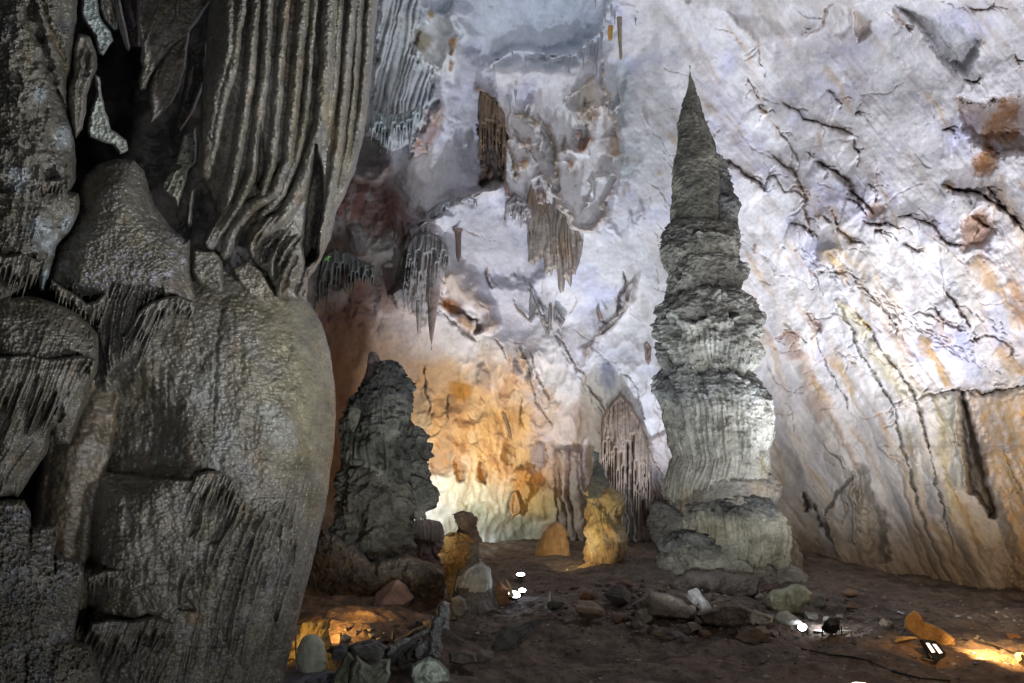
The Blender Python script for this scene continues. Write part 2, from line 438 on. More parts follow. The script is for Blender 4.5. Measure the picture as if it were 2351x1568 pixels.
# ---- broad shape (metres towards the viewer)
big = fbm(X / 420, Y / 420, 0, 3, 21)
f.h += .9 * big + .22 * fbm(X / 150, Y / 150, 0, 4, 22)
f.h += .10 * fbm(dg / 55, dv / 300, 0, 5, 23) * right + .05 * fbm(X / 40, Y / 40, 0, 5, 24) + .05 * fbm(dg / 12, dv / 110, 0, 4, 20) * right
crk = ridged(dg / 130, dv / 330, 0, 3, 25); f.h -= .10 * sstep(.86, 1.0, crk) * right
f.h += .022 * fbm(X / 11, Y / 11, 0, 5, 26) + .05 * ridged(X / 46 + .3 * n2, Y / 60, 0, 4, 29) * (1 - .5 * right) + .035 * ridged(dg / 26, dv / 90, 0, 4, 30) * right
dg2 = X * .92 - Y * .38 + 26 * n2 + 30 * n1; fz = right * sstep(430, 760, Y + .25 * (X - 1800))
fo = np.sin(dg2 / 15.5 + 2.2 * n3) * .5 + np.sin(dg2 / 37 + 3) ; f.h += fz * (.16 * fo + .10 * flute(dg2, X * .38 + Y * .92, 58, 311, .8, 9))
f.mix(np.s_[:], fz * sstep(.2, 1.2, fo) * .45, (.60, .52, .40)); f.mix(np.s_[:], fz * sstep(.15, .4, fbm(dg2 / 24, Y / 420, 0, 4, 312)) * .55, (.52, .38, .22))
hatch = ridged(dg / 46 + .8 * n2, dv / 88, 0, 3, 27)
zone = sstep(.05, .35, fbm(X / 120, Y / 120, 0, 3, 28) + .25 * sstep(500, 700, Y) * right)
kk = sstep(.91, .99, hatch) * zone
f.h -= .07 * kk; f.mix(np.s_[:], kk * .55, (.24, .19, .15))
# puckered lumps in the lower middle
pl = sstep(1000, 1100, X) * sstep(1560, 1450, X) * sstep(700, 860, Y)
pl = np.maximum(pl, sstep(940, 1000, X) * sstep(1500, 1440, X) * sstep(880, 960, Y))
f.h += pl * .26 * (1 - np.abs(perlin(X / 36, Y / 58, 0, 31))) + pl * .15 * (1 - np.abs(perlin(X / 19, Y / 40, 0, 33)))
kk = sstep(.9, .99, ridged(X / 60 - Y / 160, Y / 120, 0, 3, 35)) * (.4 + .6 * pl) * sstep(1500, 1400, X)
f.h -= .07 * kk; f.mix(np.s_[:], kk * .5, (.22, .15, .11))

q = f.sl([(700, 330), (1010, 820)], 0); a = sstep(1010, 920, f.X[q] + 60 * n2[q]) * sstep(330, 420, f.Y[q]) * sstep(815, 640, f.Y[q] + 80 * n2[q])
bk = perlin(f.Xw[q] / 60, f.Yw[q] / 75, 0, 301); f.h[q] += a * (.5 * np.abs(bk) + .22 * ridged(f.X[q] / 50, f.Y[q] / 60, 0, 4, 302))
f.mix(q, a * sstep(.08, .3, bk) * .7, (.20, .18, .17)); f.mix(q, a * sstep(-.1, -.3, bk) * .6, (.12, .05, .04)); f.mix(q, a * sstep(.1, .4, fbm(f.X[q] / 25, f.Y[q] / 60, 0, 4, 303)) * .5, (.22, .23, .22))
# ---- top centre alcove and its fringed lip
f.blob(1165, 40, 200, 110, 10, h=-.8, c=(.50, .54, .60), ca=.85, soft=.5, rough=.18)
f.blob(1300, 60, 110, 90, -25, h=-.45, c=(.50, .54, .60), ca=.8, soft=.6)
f.line(z4((1830, 0), (1780, 190), (1700, 260), (1600, 335), (1450, 350), (1330, 320), (1200, 330), (1080, 400)), 16, .7, (.60, .62, .66), .9)
f.line(z4((860, 0), (880, 120), (930, 200), (880, 330), (800, 460), (800, 600), (780, 800)), 22, .8, (.62, .62, .63), .6)
f.blob(1085, 250, 46, 150, 2, h=-.4, c=(.42, .42, .50), ca=.7, soft=.6)
f.blob(1065, 400, 70, 90, 10, h=-.5, c=(.30, .30, .35), ca=.6)
# left grey draperies, sculpted into the wall
P = z4((385, -260), (640, -260), (700, 60), (650, 180), (600, 260), (700, 350), (740, 480), (760, 600), (700, 690), (640, 850), (590, 960), (570, 900), (500, 930), (430, 890), (330, 820), (350, 500), (380, 200))
f.patch(P, 1.2, (.38, .41, .41), .85, 16, 14)
q = f.sl(P, 20); a = sstep(0, 1, (inside(f.Xw[q], f.Yw[q], P)) * 1.0)
fl = flute(f.X[q] + .25 * f.Y[q] + .5 * (f.Xw[q] - f.X[q]), f.Y[q], 12, 51, .5, 16); f.h[q] += a * .45 * fl
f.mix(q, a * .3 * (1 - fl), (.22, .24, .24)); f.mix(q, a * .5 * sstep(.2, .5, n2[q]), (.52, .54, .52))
f.patch(z4((720, 60), (860, 100), (880, 240), (800, 460), (720, 450), (600, 340), (650, 200)), .5, (.66, .67, .64), .9, 10, 10)
f.patch(z4((705, 690), (790, 640), (800, 760), (760, 860), (690, 960), (600, 980), (610, 900), (660, 820)), .9, (.33, .17, .08), .9, 10, 8)
f.line(z4((862, 230), (850, 330), (838, 340)), 6, .3, (.40, .19, .05), .95); f.line(z4((845, 370), (835, 450)), 7, .3, (.36, .18, .05), .95)
f.blob(723.8 + .3695 * 670, .3695 * 260, 20, 26, 0, .2, (.30, .25, .14), .8); f.blob(723.8 + .3695 * 715, .3695 * 90, 10, 12, 0, .2, (.32, .24, .10), .9)
f.blob(723.8 + .3695 * 330, .3695 * 920, 40, 60, 0, -.8, (.13, .115, .11), .9)
# niche with brown hanging ribs
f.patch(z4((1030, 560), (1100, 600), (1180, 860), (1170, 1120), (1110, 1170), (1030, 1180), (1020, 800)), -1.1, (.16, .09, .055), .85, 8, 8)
for a_, w_ in ((((1045, 620), (1045, 900), (1045, 1160)), 7), (((1085, 840), (1095, 1000), (1080, 1120)), 6), (((1140, 900), (1145, 1000), (1140, 1110)), 11)):
    f.line(z4(*a_), w_, .6, (.24, .14, .09), .7, prof='r')
R_ = [(((990, 525), (1030, 560), (1100, 590), (1140, 700), (1170, 800), (1190, 900), (1240, 1000), (1260, 1110)), 9, .6, (.22, .15, .09)),
      (((1370, 700), (1440, 790), (1480, 880), (1495, 940), (1490, 1040), (1510, 1140), (1515, 1210)), 7, .5, (.20, .14, .08)),
      (((1240, 720), (1290, 715), (1340, 740), (1400, 780)), 8, .4, (.26, .18, .09)),
      (((1210, 760), (1270, 880), (1330, 950), (1375, 1010)), 4, .3, (.25, .20, .18)),
      (((1375, 990), (1400, 1060), (1440, 1120), (1470, 1190), (1540, 1300), (1600, 1390), (1660, 1430), (1730, 1420), (1780, 1360), (1790, 1260), (1850, 1150)), 14, .7, (.46, .38, .32)),
      (((1800, 380), (1790, 500), (1830, 640), (1850, 760), (1880, 860)), 5, .4, (.40, .27, .17)),
      (((1740, 470), (1690, 520), (1620, 560), (1540, 640)), 5, .3, (.40, .30, .22)),
      (((1620, 810), (1640, 880), (1650, 960)), 12, .5, (.26, .13, .07)),
      (((1660, 860), (1700, 870), (1640, 960)), 9, .4, (.30, .15, .08)),
      (((1545, 850), (1550, 920), (1550, 975)), 9, .5, (.25, .16, .10)),
      (((1575, 990), (1600, 1060)), 7, .4, (.28, .13, .06)), (((1670, 600), (1685, 700)), 7, .4, (.25, .15, .10)),
      (((1720, 690), (1745, 740)), 14, .4, (.26, .13, .07)), (((1840, 830), (1860, 900), (1870, 980)), 16, .5, (.25, .15, .08)),
      (((1380, 1120), (1400, 1200), (1410, 1280)), 14, .5, (.32, .19, .13)), (((1290, 980), (1310, 1060)), 10, .4, (.33, .18, .06)),
      (((1190, 1130), (1200, 1200), (1225, 1300)), 8, .4, (.26, .14, .10)), (((1240, 1010), (1245, 1110)), 9, .4, (.26, .17, .10))]
for p_, w_, h_, c_ in R_: f.line(z4(*p_), w_, h_, c_, .9, prof='g')
f.blob(723.8 + .3695 * 1690, .3695 * 650, 34, 50, 10, .5, (.46, .38, .27), .7)
for c_ in ((1880, 480, 34, 42, 0), (1960, 980, 26, 60, 8), (1900, 640, 30, 50, 10)):
    f.blob(723.8 + .3695 * c_[0], .3695 * c_[1], c_[2], c_[3], c_[4], -.1, (.40, .44, .44), .6, rough=.7)
# scalloped web of cells between the ribs
web = ridged(X / 66 + .5 * n2, Y / 105 + .4 * n1, 0, 2, 61); wz = sstep(1130, 1200, X) * sstep(1500, 1440, X) * sstep(180, 260, Y) * sstep(560, 470, Y)
f.h += wz * (.55 * sstep(.62, .97, web)) ; f.mix(np.s_[:], wz * sstep(.80, .95, web) * .5, (.34, .24, .16))
f.mix(np.s_[:], wz * sstep(.15, .45, fbm(X / 26, Y / 60, 0, 4, 62)) * .6, (.30, .20, .13))
# second alcove under the ledge (960-1290, 450-700)
f.line(z4((820, 1280), (950, 1240), (1060, 1190), (1150, 1130)), 20, .8, (.55, .50, .45), .7)
f.line(z4((640, 1400), (760, 1350), (900, 1330), (1000, 1290)), 20, .9, (.42, .43, .46), .8)
f.blob(1130, 560, 125, 90, 20, h=-.8, c=(.42, .42, .46), ca=.7, soft=.5)
f.blob(1180, 700, 120, 80, 35, h=-.5, c=(.52, .52, .62), ca=.6)
f.patch(z5((560, 0), (700, -80), (800, 60), (790, 280), (760, 540), (700, 560), (560, 480), (480, 400), (560, 250)), .9, (.20, .19, .19), .75, 12, 14)
q = f.sl(z5((460, -80), (820, 560)), 5); fl = flute(f.Xw[q], f.Y[q], 13, 71); f.h[q] += .25 * fl * sstep(.1, .8, inside(f.X[q], f.Y[q], z5((480, -60), (800, -60), (790, 540), (560, 500))) * 1.0)
# band of brown rock + cracks (centre left)
f.line(z5((790, 250), (880, 330), (980, 420), (1080, 500), (1110, 640)), 26, .9, (.34, .25, .19), .8)
f.line(z5((780, 400), (860, 470), (940, 530), (1000, 560), (1015, 640)), 12, -.7, (.13, .06, .035), .85)
f.line(z5((780, 500), (850, 560), (920, 620), (1000, 690)), 6, -.3, (.25, .15, .1), .6)
f.blob(1030, 700, 24, 16, 30, c=(.33, .15, .06), ca=.9); f.blob(1070, 745, 26, 12, 40, c=(.42, .26, .15), ca=.9)
f.line(z5((1990, 280), (1950, 400), (1890, 530), (1800, 620), (1710, 700), (1670, 860)), [10, 13, 14, 20, 30, 22], .55, (.44, .37, .33), .85)
f.line(z5((1915, 240), (1935, 320), (1900, 420), (1870, 520)), 4, -.4, (.18, .12, .09), .8)
G_ = [((1260, 690), (1290, 780), (1320, 850), (1350, 960), (1370, 1050), (1410, 1120), (1450, 1170), (1478, 1225)), ((1480, 630), (1560, 720), (1600, 800), (1640, 860), (1670, 895)),
      ((1330, 740), (1360, 860), (1420, 960), (1450, 1060)), ((1220, 400), (1260, 480), (1310, 530)), ((1700, 940), (1720, 1010), (1770, 1060), (1800, 1110)), ((1160, 1100), (1190, 1200), (1225, 1310)),
      ((1755, 430), (1770, 550), (1800, 570), (1840, 590)), ((1060, 220), (1070, 290), (1110, 380)), ((1110, 660), (1160, 740), (1200, 800)), ((1900, 880), (1960, 900), (2000, 980), (2030, 1100), (2060, 1240)),
      ((1280, 1020), (1280, 1140), (1270, 1230)), ((820, 1020), (815, 1120), (830, 1180)), ((680, 840), (690, 1000), (720, 1130))]
for g in G_: f.line(z5(*g), 3.0, -.14, (.15, .11, .09), .8); f.line(z5(*g), 14, .09, prof='s', side=-1)  # crevice shade put into dark lines along the cracks
for g in (((1265, 720), (1300, 800), (1340, 860), (1330, 960)), ((1255, 790), (1258, 900)),): f.line(z5(*g), 10, .4, (.24, .20, .19), .85)
# lower fringed folds at the back (x 1380-1520)
P = z5((1800, 1120), (1880, 1060), (1920, 980), (1960, 1060), (2020, 1180), (2060, 1300), (2090, 1400), (2180, 1567), (2240, 1900), (2260, 2160), (1720, 2160), (1740, 1700), (1790, 1500))
f.patch(P, .45, (.25, .20, .17), 1.0, 20, 16)
q = f.sl(P, 10); a = inside(f.Xw[q], f.Yw[q], P) * sstep(925, 1050, f.Y[q])
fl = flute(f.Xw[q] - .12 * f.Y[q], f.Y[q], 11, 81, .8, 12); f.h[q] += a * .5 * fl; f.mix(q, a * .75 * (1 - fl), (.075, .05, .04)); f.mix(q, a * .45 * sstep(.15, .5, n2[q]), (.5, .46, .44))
f.line(z5((2010, 1300), (2040, 1450), (2070, 1600), (2090, 1750)), 12, .4, (.26, .18, .12), .7)
# vertical folds behind the little stalagmite (1290-1400)
P = z9((1000, 700), (1200, 700), (1230, 1000), (1230, 1500), (860, 1560), (900, 1300), (1010, 1180), (980, 980))
f.patch(P, .5, (.30, .20, .14), .85, 16, 10)
q = f.sl(P, 10); a = inside(f.Xw[q], f.Yw[q], P) * 1.0
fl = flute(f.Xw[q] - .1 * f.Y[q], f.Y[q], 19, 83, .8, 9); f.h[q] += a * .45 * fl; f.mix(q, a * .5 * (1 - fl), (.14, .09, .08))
f.blob(*z9((650, 720))[0], 12, 24, 0, -.3, (.34, .23, .12), .7, rough=.9); f.blob(*z9((300, 840))[0], 13, 26, -8, -.35, (.30, .16, .07), .8, rough=.9)
f.blob(*z9((465, 850))[0], 11, 28, -12, -.4, (.24, .12, .05), .85, rough=.9); f.blob(*z9((470, 150))[0], 14, 30, -10, .3, (.36, .26, .2), .7)
f.blob(*z9((880, 760))[0], 22, 36, 0, .2, (.24, .22, .26), .75, rough=.7); f.blob(*z9((150, 760))[0], 34, 34, 30, -.4, (.34, .20, .10), .8)
f.blob(*z9((770, 940))[0], 22, 36, 0, .7, (.40, .20, .06), .85, rough=.6); f.blob(*z9((900, 1080))[0], 54, 40, 10, .6, (.42, .30, .13), .6)
f.blob(*z9((1400, 160))[0], 20, 36, -8, .1, (.30, .33, .48), .7, rough=.6); f.blob(*z9((1180, 420))[0], 16, 30, -30, 0, (.38, .26, .24), .5, rough=.6)
f.patch(z9((1660, 640), (1840, 560), (1860, 800), (1800, 870), (1740, 830)), .3, (.5, .36, .28), .5, 8, 8)

rb = random.Random(3)
def branch(p, w):
    for _ in range(2 + len(p) // 2):
        i = rb.randrange(len(p) - 1); t = rb.random(); x = p[i][0] + t * (p[i + 1][0] - p[i][0]); y = p[i][1] + t * (p[i + 1][1] - p[i][1])
        a = math.atan2(p[i + 1][1] - p[i][1], p[i + 1][0] - p[i][0]) + rb.choice((-1, 1)) * rb.uniform(.3, .9); L = rb.uniform(14, 46)
        f.line([(x, y), (x + L * .5 * math.cos(a), y + L * .5 * math.sin(a)), (x + L * math.cos(a + .3), y + L * math.sin(a + .3))], max(1.1, w * .3), -.10, (.2, .16, .135), .6)
# ---- right wall: bedding cracks, dirt and crevice shade put into their dark lines
C_ = [(((540, 630), (590, 680), (650, 690), (680, 735), (760, 765), (860, 800), (960, 820), (990, 840)), 4.5), (((990, 860), (1000, 920), (1045, 950)), 4), (((500, 765), (550, 830), (600, 900), (640, 960), (660, 1010)), 2.6),
      (((185, 990), (250, 1030), (330, 1080), (400, 1130), (460, 1190)), 6.5), (((460, 940), (520, 1000), (590, 1040), (640, 1110), (670, 1170), (690, 1230), (680, 1290), (710, 1370), (715, 1430), (740, 1490)), 5),
      (((750, 1000), (830, 1040), (900, 1095), (960, 1130), (1000, 1200), (1060, 1260), (1120, 1330)), 9), (((510, 1100), (560, 1180), (640, 1190), (690, 1240)), 2.6), (((440, 1160), (490, 1100), (530, 1110)), 3),
      (((590, 1390), (640, 1405), (710, 1420)), 5), (((860, 1280), (880, 1380), (930, 1440), (980, 1500), (1040, 1520)), 4.5), (((750, 1340), (810, 1350), (850, 1390)), 3.5), (((1050, 1370), (1130, 1400), (1200, 1390), (1270, 1420)), 5),
      (((1260, 1350), (1340, 1350), (1440, 1370), (1500, 1410), (1530, 1480), (1600, 1530), (1690, 1530)), 4), (((1540, 1150), (1620, 1180), (1740, 1200), (1820, 1240), (1900, 1280), (1960, 1320), (2010, 1380), (2080, 1470)), 8),
      (((840, 560), (880, 610), (925, 640)), 2.6), (((1820, 1170), (1870, 1210), (1910, 1270)), 6), (((400, 640), (430, 670), (465, 698)), 3.5), (((1010, 715), (1045, 690)), 3.5), (((390, 250), (410, 350), (425, 440)), 1.6),
      (((880, 10), (820, 60), (800, 150), (740, 190), (690, 235)), 3), (((1990, 330), (2040, 400)), 3), (((1300, 150), (1360, 190)), 3), (((1680, 490), (1740, 510), (1800, 490)), 4), (((1720, 60), (1830, 55), (1880, 20)), 2.5),
      (((1080, 1150), (1120, 1170), (1145, 1200)), 3), (((1300, 1500), (1360, 1540), (1420, 1560)), 3), (((1720, 1340), (1780, 1380), (1820, 1420)), 5), (((960, 1240), (1010, 1260), (1060, 1330)), 5), (((1120, 1440), (1180, 1430)), 5),
      (((330, 470), (370, 560), (420, 620)), 2), (((700, 940), (760, 990)), 2), (((1560, 800), (1630, 808)), 4)]
for p_, w_ in C_:
    f.line(z7(*p_), w_ * .8, -.055 * w_ ** .75, (.09, .07, .06), .85, cw=w_ * .7); branch(z7(*p_), w_)
    f.line(z7(*p_), w_ * 6, .028 * w_, prof='s', side=1)
    f.line(z7(*p_), w_ * 3.5, 0, (.34, .26, .21), .35)
D_ = [(((670, 300), (730, 380), (780, 480), (830, 590), (880, 680), (940, 780), (1000, 880), (1020, 1000), (1070, 1200), (1130, 1400), (1190, 1570)), 5.5, -.5, (.15, .13, .08)),
      (((800, 380), (870, 480), (950, 600), (1050, 740), (1110, 840), (1130, 940), (1180, 1100), (1210, 1280), (1260, 1450), (1300, 1600)), 5.5, -.5, (.15, .12, .07)),
      (((600, 500), (640, 620), (700, 730), (750, 830), (785, 915)), 3, -.3, (.12, .12, .11)), (((790, 270), (850, 280), (900, 350), (970, 410), (1030, 480)), 4.5, -.4, (.10, .085, .075)),
      (((1050, 430), (1120, 400), (1200, 430), (1270, 470), (1350, 490), (1400, 530), (1500, 520), (1570, 570), (1600, 640)), 4.5, -.4, (.12, .09, .07)), (((540, 380), (600, 440), (640, 510)), 6, -.3, (.15, .06, .035)),
      (((390, 530), (440, 520), (490, 490), (530, 530)), 4, -.2, (.26, .12, .08)), (((600, 205), (680, 212), (760, 200), (830, 235)), 5, -.4, (.14, .07, .045)), (((560, 180), (620, 240), (640, 330)), 3, -.2, (.25, .15, .12)),
      (((1250, 280), (1300, 340), (1340, 420), (1390, 480)), 7, -.5, (.10, .05, .03)), (((1190, 370), (1250, 440), (1290, 470)), 7, -.3, (.14, .09, .07)), (((1110, 835), (1150, 812), (1200, 806), (1250, 786), (1310, 780), (1345, 796), (1400, 786), (1440, 800), (1500, 782), (1560, 788), (1600, 766), (1660, 768)), 6, -.5, (.07, .055, .045)),
      (((700, 580), (760, 640), (820, 665)), 3, -.2, (.12, .10, .09)), (((1540, 1080), (1560, 1150), (1600, 1230), (1640, 1300)), 4, -.3, (.16, .10, .05)), (((1370, 600), (1410, 560), (1390, 530)), 3, -.2, (.25, .17, .13)),
      (((640, 1060), (700, 1120), (760, 1180)), 2.5, -.2, (.13, .12, .12)), (((880, 900), (950, 905), (1000, 890), (1100, 860)), 2.5, -.15, (.26, .2, .16)), (((900, 1060), (960, 1110), (1010, 1160)), 2, -.1, (.2, .18, .16))]
for p_, w_, h_, c_ in D_: branch(z8(*p_), w_); f.line(z8(*p_), w_ * .7, h_ * .35, c_, .85, cw=w_ * .7); f.line(z8(*p_), w_ * 5, .11, prof='s', side=-1)
f.line(z8((700, 340), (800, 430), (900, 600), (980, 720), (1060, 850)), 16, .15, (.48, .42, .25), .75)
f.line(z8((800, 360), (850, 450), (880, 520)), 7, 0, (.5, .36, .12), .8)
for p_, w_, c_ in ((((520, 560), (560, 700), (610, 870), (640, 960)), 15, (.42, .30, .24)), (((560, 640), (640, 840), (720, 980), (790, 1120), (820, 1200)), 8, (.40, .27, .2)), (((1135, 510), (1180, 600), (1230, 700), (1290, 780)), 11, (.45, .25, .05)),
        (((1380, 130), (1440, 180), (1480, 260), (1560, 370), (1660, 500)), 22, (.50, .28, .08)), (((1200, 810), (1230, 1000), (1260, 1200), (1300, 1500)), 14, (.50, .42, .22)), (((1290, 1300), (1360, 1420), (1420, 1570)), 20, (.46, .32, .14)), (((1050, 900), (1090, 1100), (1150, 1350)), 10, (.50, .46, .34)), (((1500, 560), (1570, 640), (1640, 720)), 20, (.50, .30, .12)), (((1560, 250), (1600, 320), (1700, 400)), 14, (.40, .20, .05)), (((1000, 480), (1060, 580), (1100, 640)), 10, (.45, .33, .24)), (((1200, 400), (1230, 500), (1290, 560)), 22, (.42, .30, .22)),
        (((470, 490), (500, 560), (520, 640)), 22, (.34, .20, .14)), (((640, 90), (690, 150), (700, 200)), 22, (.36, .25, .16)), (((300, 70), (310, 120)), 4, (.4, .22, .12)), (((420, 230), (380, 170)), 3, (.4, .28, .2))):
    f.line(z8(*p_), w_, .06, c_, .75)
f.blob(*z8((680, 120))[0], 28, 24, 0, .5, (.45, .36, .24), .7)
f.patch(z7((-40, -300), (2054, -300), (2054, -20), (1100, -10), (980, 20), (870, 10), (820, 60), (800, 150), (740, 190), (690, 235), (580, 220), (500, 255), (390, 245), (300, 170), (200, 60), (-40, 20)), .9, (.40, .36, .32), .6, 8, 8)  # higher ledge, its shade put into the grey-brown colour
f.patch(z7((1250, 30), (1540, 130), (1780, 240), (1700, 460), (1600, 430), (1500, 300), (1400, 150)), -.5, (.33, .34, .35), .85, 10, 12)
f.patch(z7((990, 80), (1100, 120), (1090, 220), (1020, 260)), -.25, (.42, .33, .25), .8, 6, 6); f.line(z7((1230, 60), (1290, 140), (1300, 160)), 9, .2, (.38, .22, .14), .8)
f.patch(z7((1660, 610), (1760, 640), (1900, 620), (2200, 580), (2200, 1000), (1980, 960), (1850, 940), (1760, 900), (1680, 800)), -.8, (.36, .25, .17), .75, 12, 20)
for b_ in ((1900, 760, 24, 60), (1830, 980, 20, 30), (1970, 840, 16, 20), (1810, 1010, 26, 34)): f.blob(*z7(b_[:2])[0], b_[2], b_[3], 30, -.1, (.36, .18, .07), .8, rough=.8)
f.blob(*z7((1760, 1440))[0], 34, 50, 20, -.3, (.36, .17, .07), .7, rough=.8); f.blob(*z7((1130, 1310))[0], 24, 22, 0, -.2, (.30, .16, .09), .7, rough=.8)
f.blob(*z7((1580, 1160))[0], 18, 10, 0, .1, (.28, .18, .09), .8)
# dark pockets among the beds
for i in range(60):
    x = 1790 + (i * 97 % 520); y = 560 + (i * 61 % 330)
    if y > 700 + (x - 1790) * .3: y -= 120
    a_ = 8 + (i * 7 % 16); f.line([(x, y), (x + a_ * .8, y + a_ * .45), (x + a_ * 1.5, y + a_ * 1.2)], 1.3 + (i % 3) * .6, -.08, (.2, .16, .13), .7)
for i in range(44):
    x = 1180 + (i * 53 % 330); y = 620 + (i * 89 % 560)
    a_ = 8 + (i * 5 % 18); f.line([(x, y), (x + a_ * .4, y + a_ * .6), (x + a_ * 1.0, y + a_ * 1.8)], 1.2 + (i % 3) * .4, -.08, (.24, .18, .15), .65)
for i in range(95):                                                # hairline cracks wandering down the beds
    x = 1480 + rb.random() * 880; y = rb.random() ** .8 * 1180; a = rb.uniform(.5, 1.15) if rb.random() < .75 else rb.uniform(-.3, .5); p = [(x, y)]
    for k in range(rb.randrange(3, 8)):
        L = rb.uniform(8, 24); a += rb.uniform(-.45, .45); x += L * math.cos(a); y += L * math.sin(a); p.append((x, y))
    w = rb.choice((.9, 1.1, 1.4, 2.0)); f.line(p, w, -.05, rb.choice(((.25, .19, .15), (.18, .14, .12), (.36, .22, .14))), .7, cw=w)
for i in range(110):                                                # tan and rust streaks following the beds
    x = 1500 + rb.random() * 850; y = rb.random() * 1100; L = rb.uniform(30, 150); w = rb.uniform(2, 9); a = rb.uniform(.75, 1.1)
    f.line([(x, y), (x + L * .5 * math.cos(a), y + L * .5 * math.sin(a)), (x + L * math.cos(a + .12), y + L * math.sin(a + .12))], w, 0, rb.choice(((.58, .44, .30), (.55, .38, .22), (.48, .46, .46), (.55, .36, .16), (.48, .50, .60))), rb.uniform(.3, .7))
for i in range(50):                                                # hairlines, centre
    x = 960 + rb.random() * 560; y = 380 + rb.random() * 800; a = rb.uniform(.8, 1.5); p = [(x, y)]
    for k in range(rb.randrange(3, 7)):
        L = rb.uniform(7, 20); a += rb.uniform(-.5, .5); x += L * math.cos(a); y += L * math.sin(a); p.append((x, y))
    w = rb.choice((.9, 1.2, 1.6)); f.line(p, w, -.05, rb.choice(((.27, .19, .15), (.34, .22, .15))), .65, cw=w)
# ochre bay at lower right
P = z8((1360, 800), (1500, 800), (1700, 780), (2600, 760), (2600, 1760), (1600, 1750), (1560, 1450), (1500, 1300), (1440, 1180), (1430, 1000), (1380, 900))
f.patch(P, .4, (.46, .27, .09), .95, 30, 22)
P = z8((1340, 800), (1365, 900), (1400, 1000), (1430, 1100), (1460, 1250), (1500, 1400), (1470, 1420), (1400, 1300), (1375, 1290), (1360, 1100), (1330, 900))
f.patch(P, -1.3, (.17, .10, .05), .9, 10, 8)  # deep hollow, its shadow put into the dark brown colour
f.patch(z8((1160, 810), (1310, 790), (1330, 900), (1360, 1100), (1370, 1290), (1300, 1260), (1240, 1000)), .25, (.40, .36, .22), .7, 12, 6)
f.line(z8((1310, 790), (1300, 900), (1310, 1050), (1345, 1200), (1365, 1290)), 8, .3, (.42, .38, .30), .6)
q = f.sl(z8((700, 1080), (2600, 1760)), 5); a = sstep(980, 1120, f.Y[q]) * sstep(1780, 1900, f.X[q])
fl = flute(f.Xw[q] - .38 * f.Y[q], f.Y[q], 42, 91, .9, 7); f.h[q] += a * .16 * fl
f.mix(q, a * .45 * sstep(.1, .5, fbm((f.X[q] - .38 * f.Y[q]) / 30, f.Y[q] / 260, 0, 4, 92)), (.25, .21, .14))
f.mix(np.s_[:], sstep(1120, 1330, f.Y + .10 * (f.X - 1800) + 60 * n2) * .6 * sstep(1750, 1850, f.X), (.27, .20, .13))
# dark slot and ribs right of the giant's foot
f.patch(z8((830, 1180), (870, 1300), (940, 1440), (960, 1640), (880, 1640), (860, 1400), (820, 1300)), -.6, (.24, .20, .15), .6, 20, 14)
for p_ in (((790, 1200), (790, 1350), (800, 1500), (810, 1570)), ((815, 1210), (825, 1350), (830, 1500)), ((660, 1420), (680, 1520), (720, 1620)), ((740, 1280), (760, 1400), (740, 1480))):
    f.line(z8(*p_), 5, .5, (.34, .29, .22), .8, prof='r')
f.line(z8((550, 1300), (570, 1400)), 6, -.6, (.09, .07, .06), .9); f.line(z8((590, 1340), (640, 1450), (700, 1570)), 5, -.4, (.12, .1, .08), .8)
f.line(z8((640, 1460), (720, 1300), (800, 1210)), 4, -.3, (.15, .12, .1), .7)

# ---- wall distance from the viewer
bx = np.interp(X, [-1800, 300, 700, 1200, 1500, 1750, 2000, 2351, 2900, 4300], [30, 31, 31, 35, 34, 31.5, 27.5, 23.2, 17, 12])
dy_ = -(Y - CY) / F; tt = (sp + dy_ * cp) / (cp - dy_ * sp)
k = .30 + .5 * sstep(.55, 1.6, tt) * 2
Yw_ = (bx - k * (CH - 2.6)) / (1 + k * np.maximum(tt, -.12))
Pw = W(X, Y, Yw_ - f.h)
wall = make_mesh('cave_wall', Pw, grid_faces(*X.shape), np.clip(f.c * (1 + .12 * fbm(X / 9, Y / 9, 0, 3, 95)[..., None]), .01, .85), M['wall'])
tag(wall, kind='structure')
def wallY(px, py):
    j = np.clip(np.searchsorted(ys, py), 0, len(ys) - 1); i = np.clip(np.searchsorted(xs, px), 0, len(xs) - 1)
    return float(Pw[j, i, 1])

# ================================================================== FLOOR
def floor_h(x, y):
    x = np.asarray(x, float); y = np.asarray(y, float)
    px = CX + F * x / (y * cp + 1e-6) 
    h = .9 * sstep(22, 34, y) * sstep(-16, -2, -np.abs(x - 1) + 4) + .25 * sstep(20, 30, y)
    h = h + 1.5 * np.exp(-((x + 5.2) / 2.6) ** 2 - ((y - 24.5) / 4.0) ** 2)          # mound below the dark stalagmite
    h = h + .55 * np.exp(-((x - 5.2) / 3.4) ** 2 - ((y - 24.8) / 2.8) ** 2)          # mound below the giant
    h = h + .35 * np.exp(-((x - 3.0) / 2.2) ** 2 - ((y - 20) / 2.2) ** 2)
    h = h + .12 * sstep(-2.0, -3.6, x - .0) * sstep(16, 12, y) * sstep(5, 8, y)       # bank at lower left
    rub = np.exp(-((x - 4.6) / 3.6) ** 2 - ((y - 18.5) / 4.2) ** 2)
    h = h + .30 * rub * (.6 + ridged(x / .9, y / .9, 0, 4, 106)) - .2 * rub + .10 * ridged(x / .8, y / .5, 0, 4, 107) - .06
    h = h + .5 * np.exp(-((x + 3.0) / 1.7) ** 2 - ((y - 16.3) / 1.9) ** 2) + .12 * (ridged(x / 1.3 + .4 * y, y / 1.1, 0, 4, 108) - .6)
    h = h + .30 * fbm(x / 3.1, y / 2.4, 0, 5, 101) + .09 * fbm(x / .6, y / .6, 0, 4, 102) + .10 * ridged(x / 2.2 + .3 * y, y / 1.6, 0, 3, 103) - .08
    return h
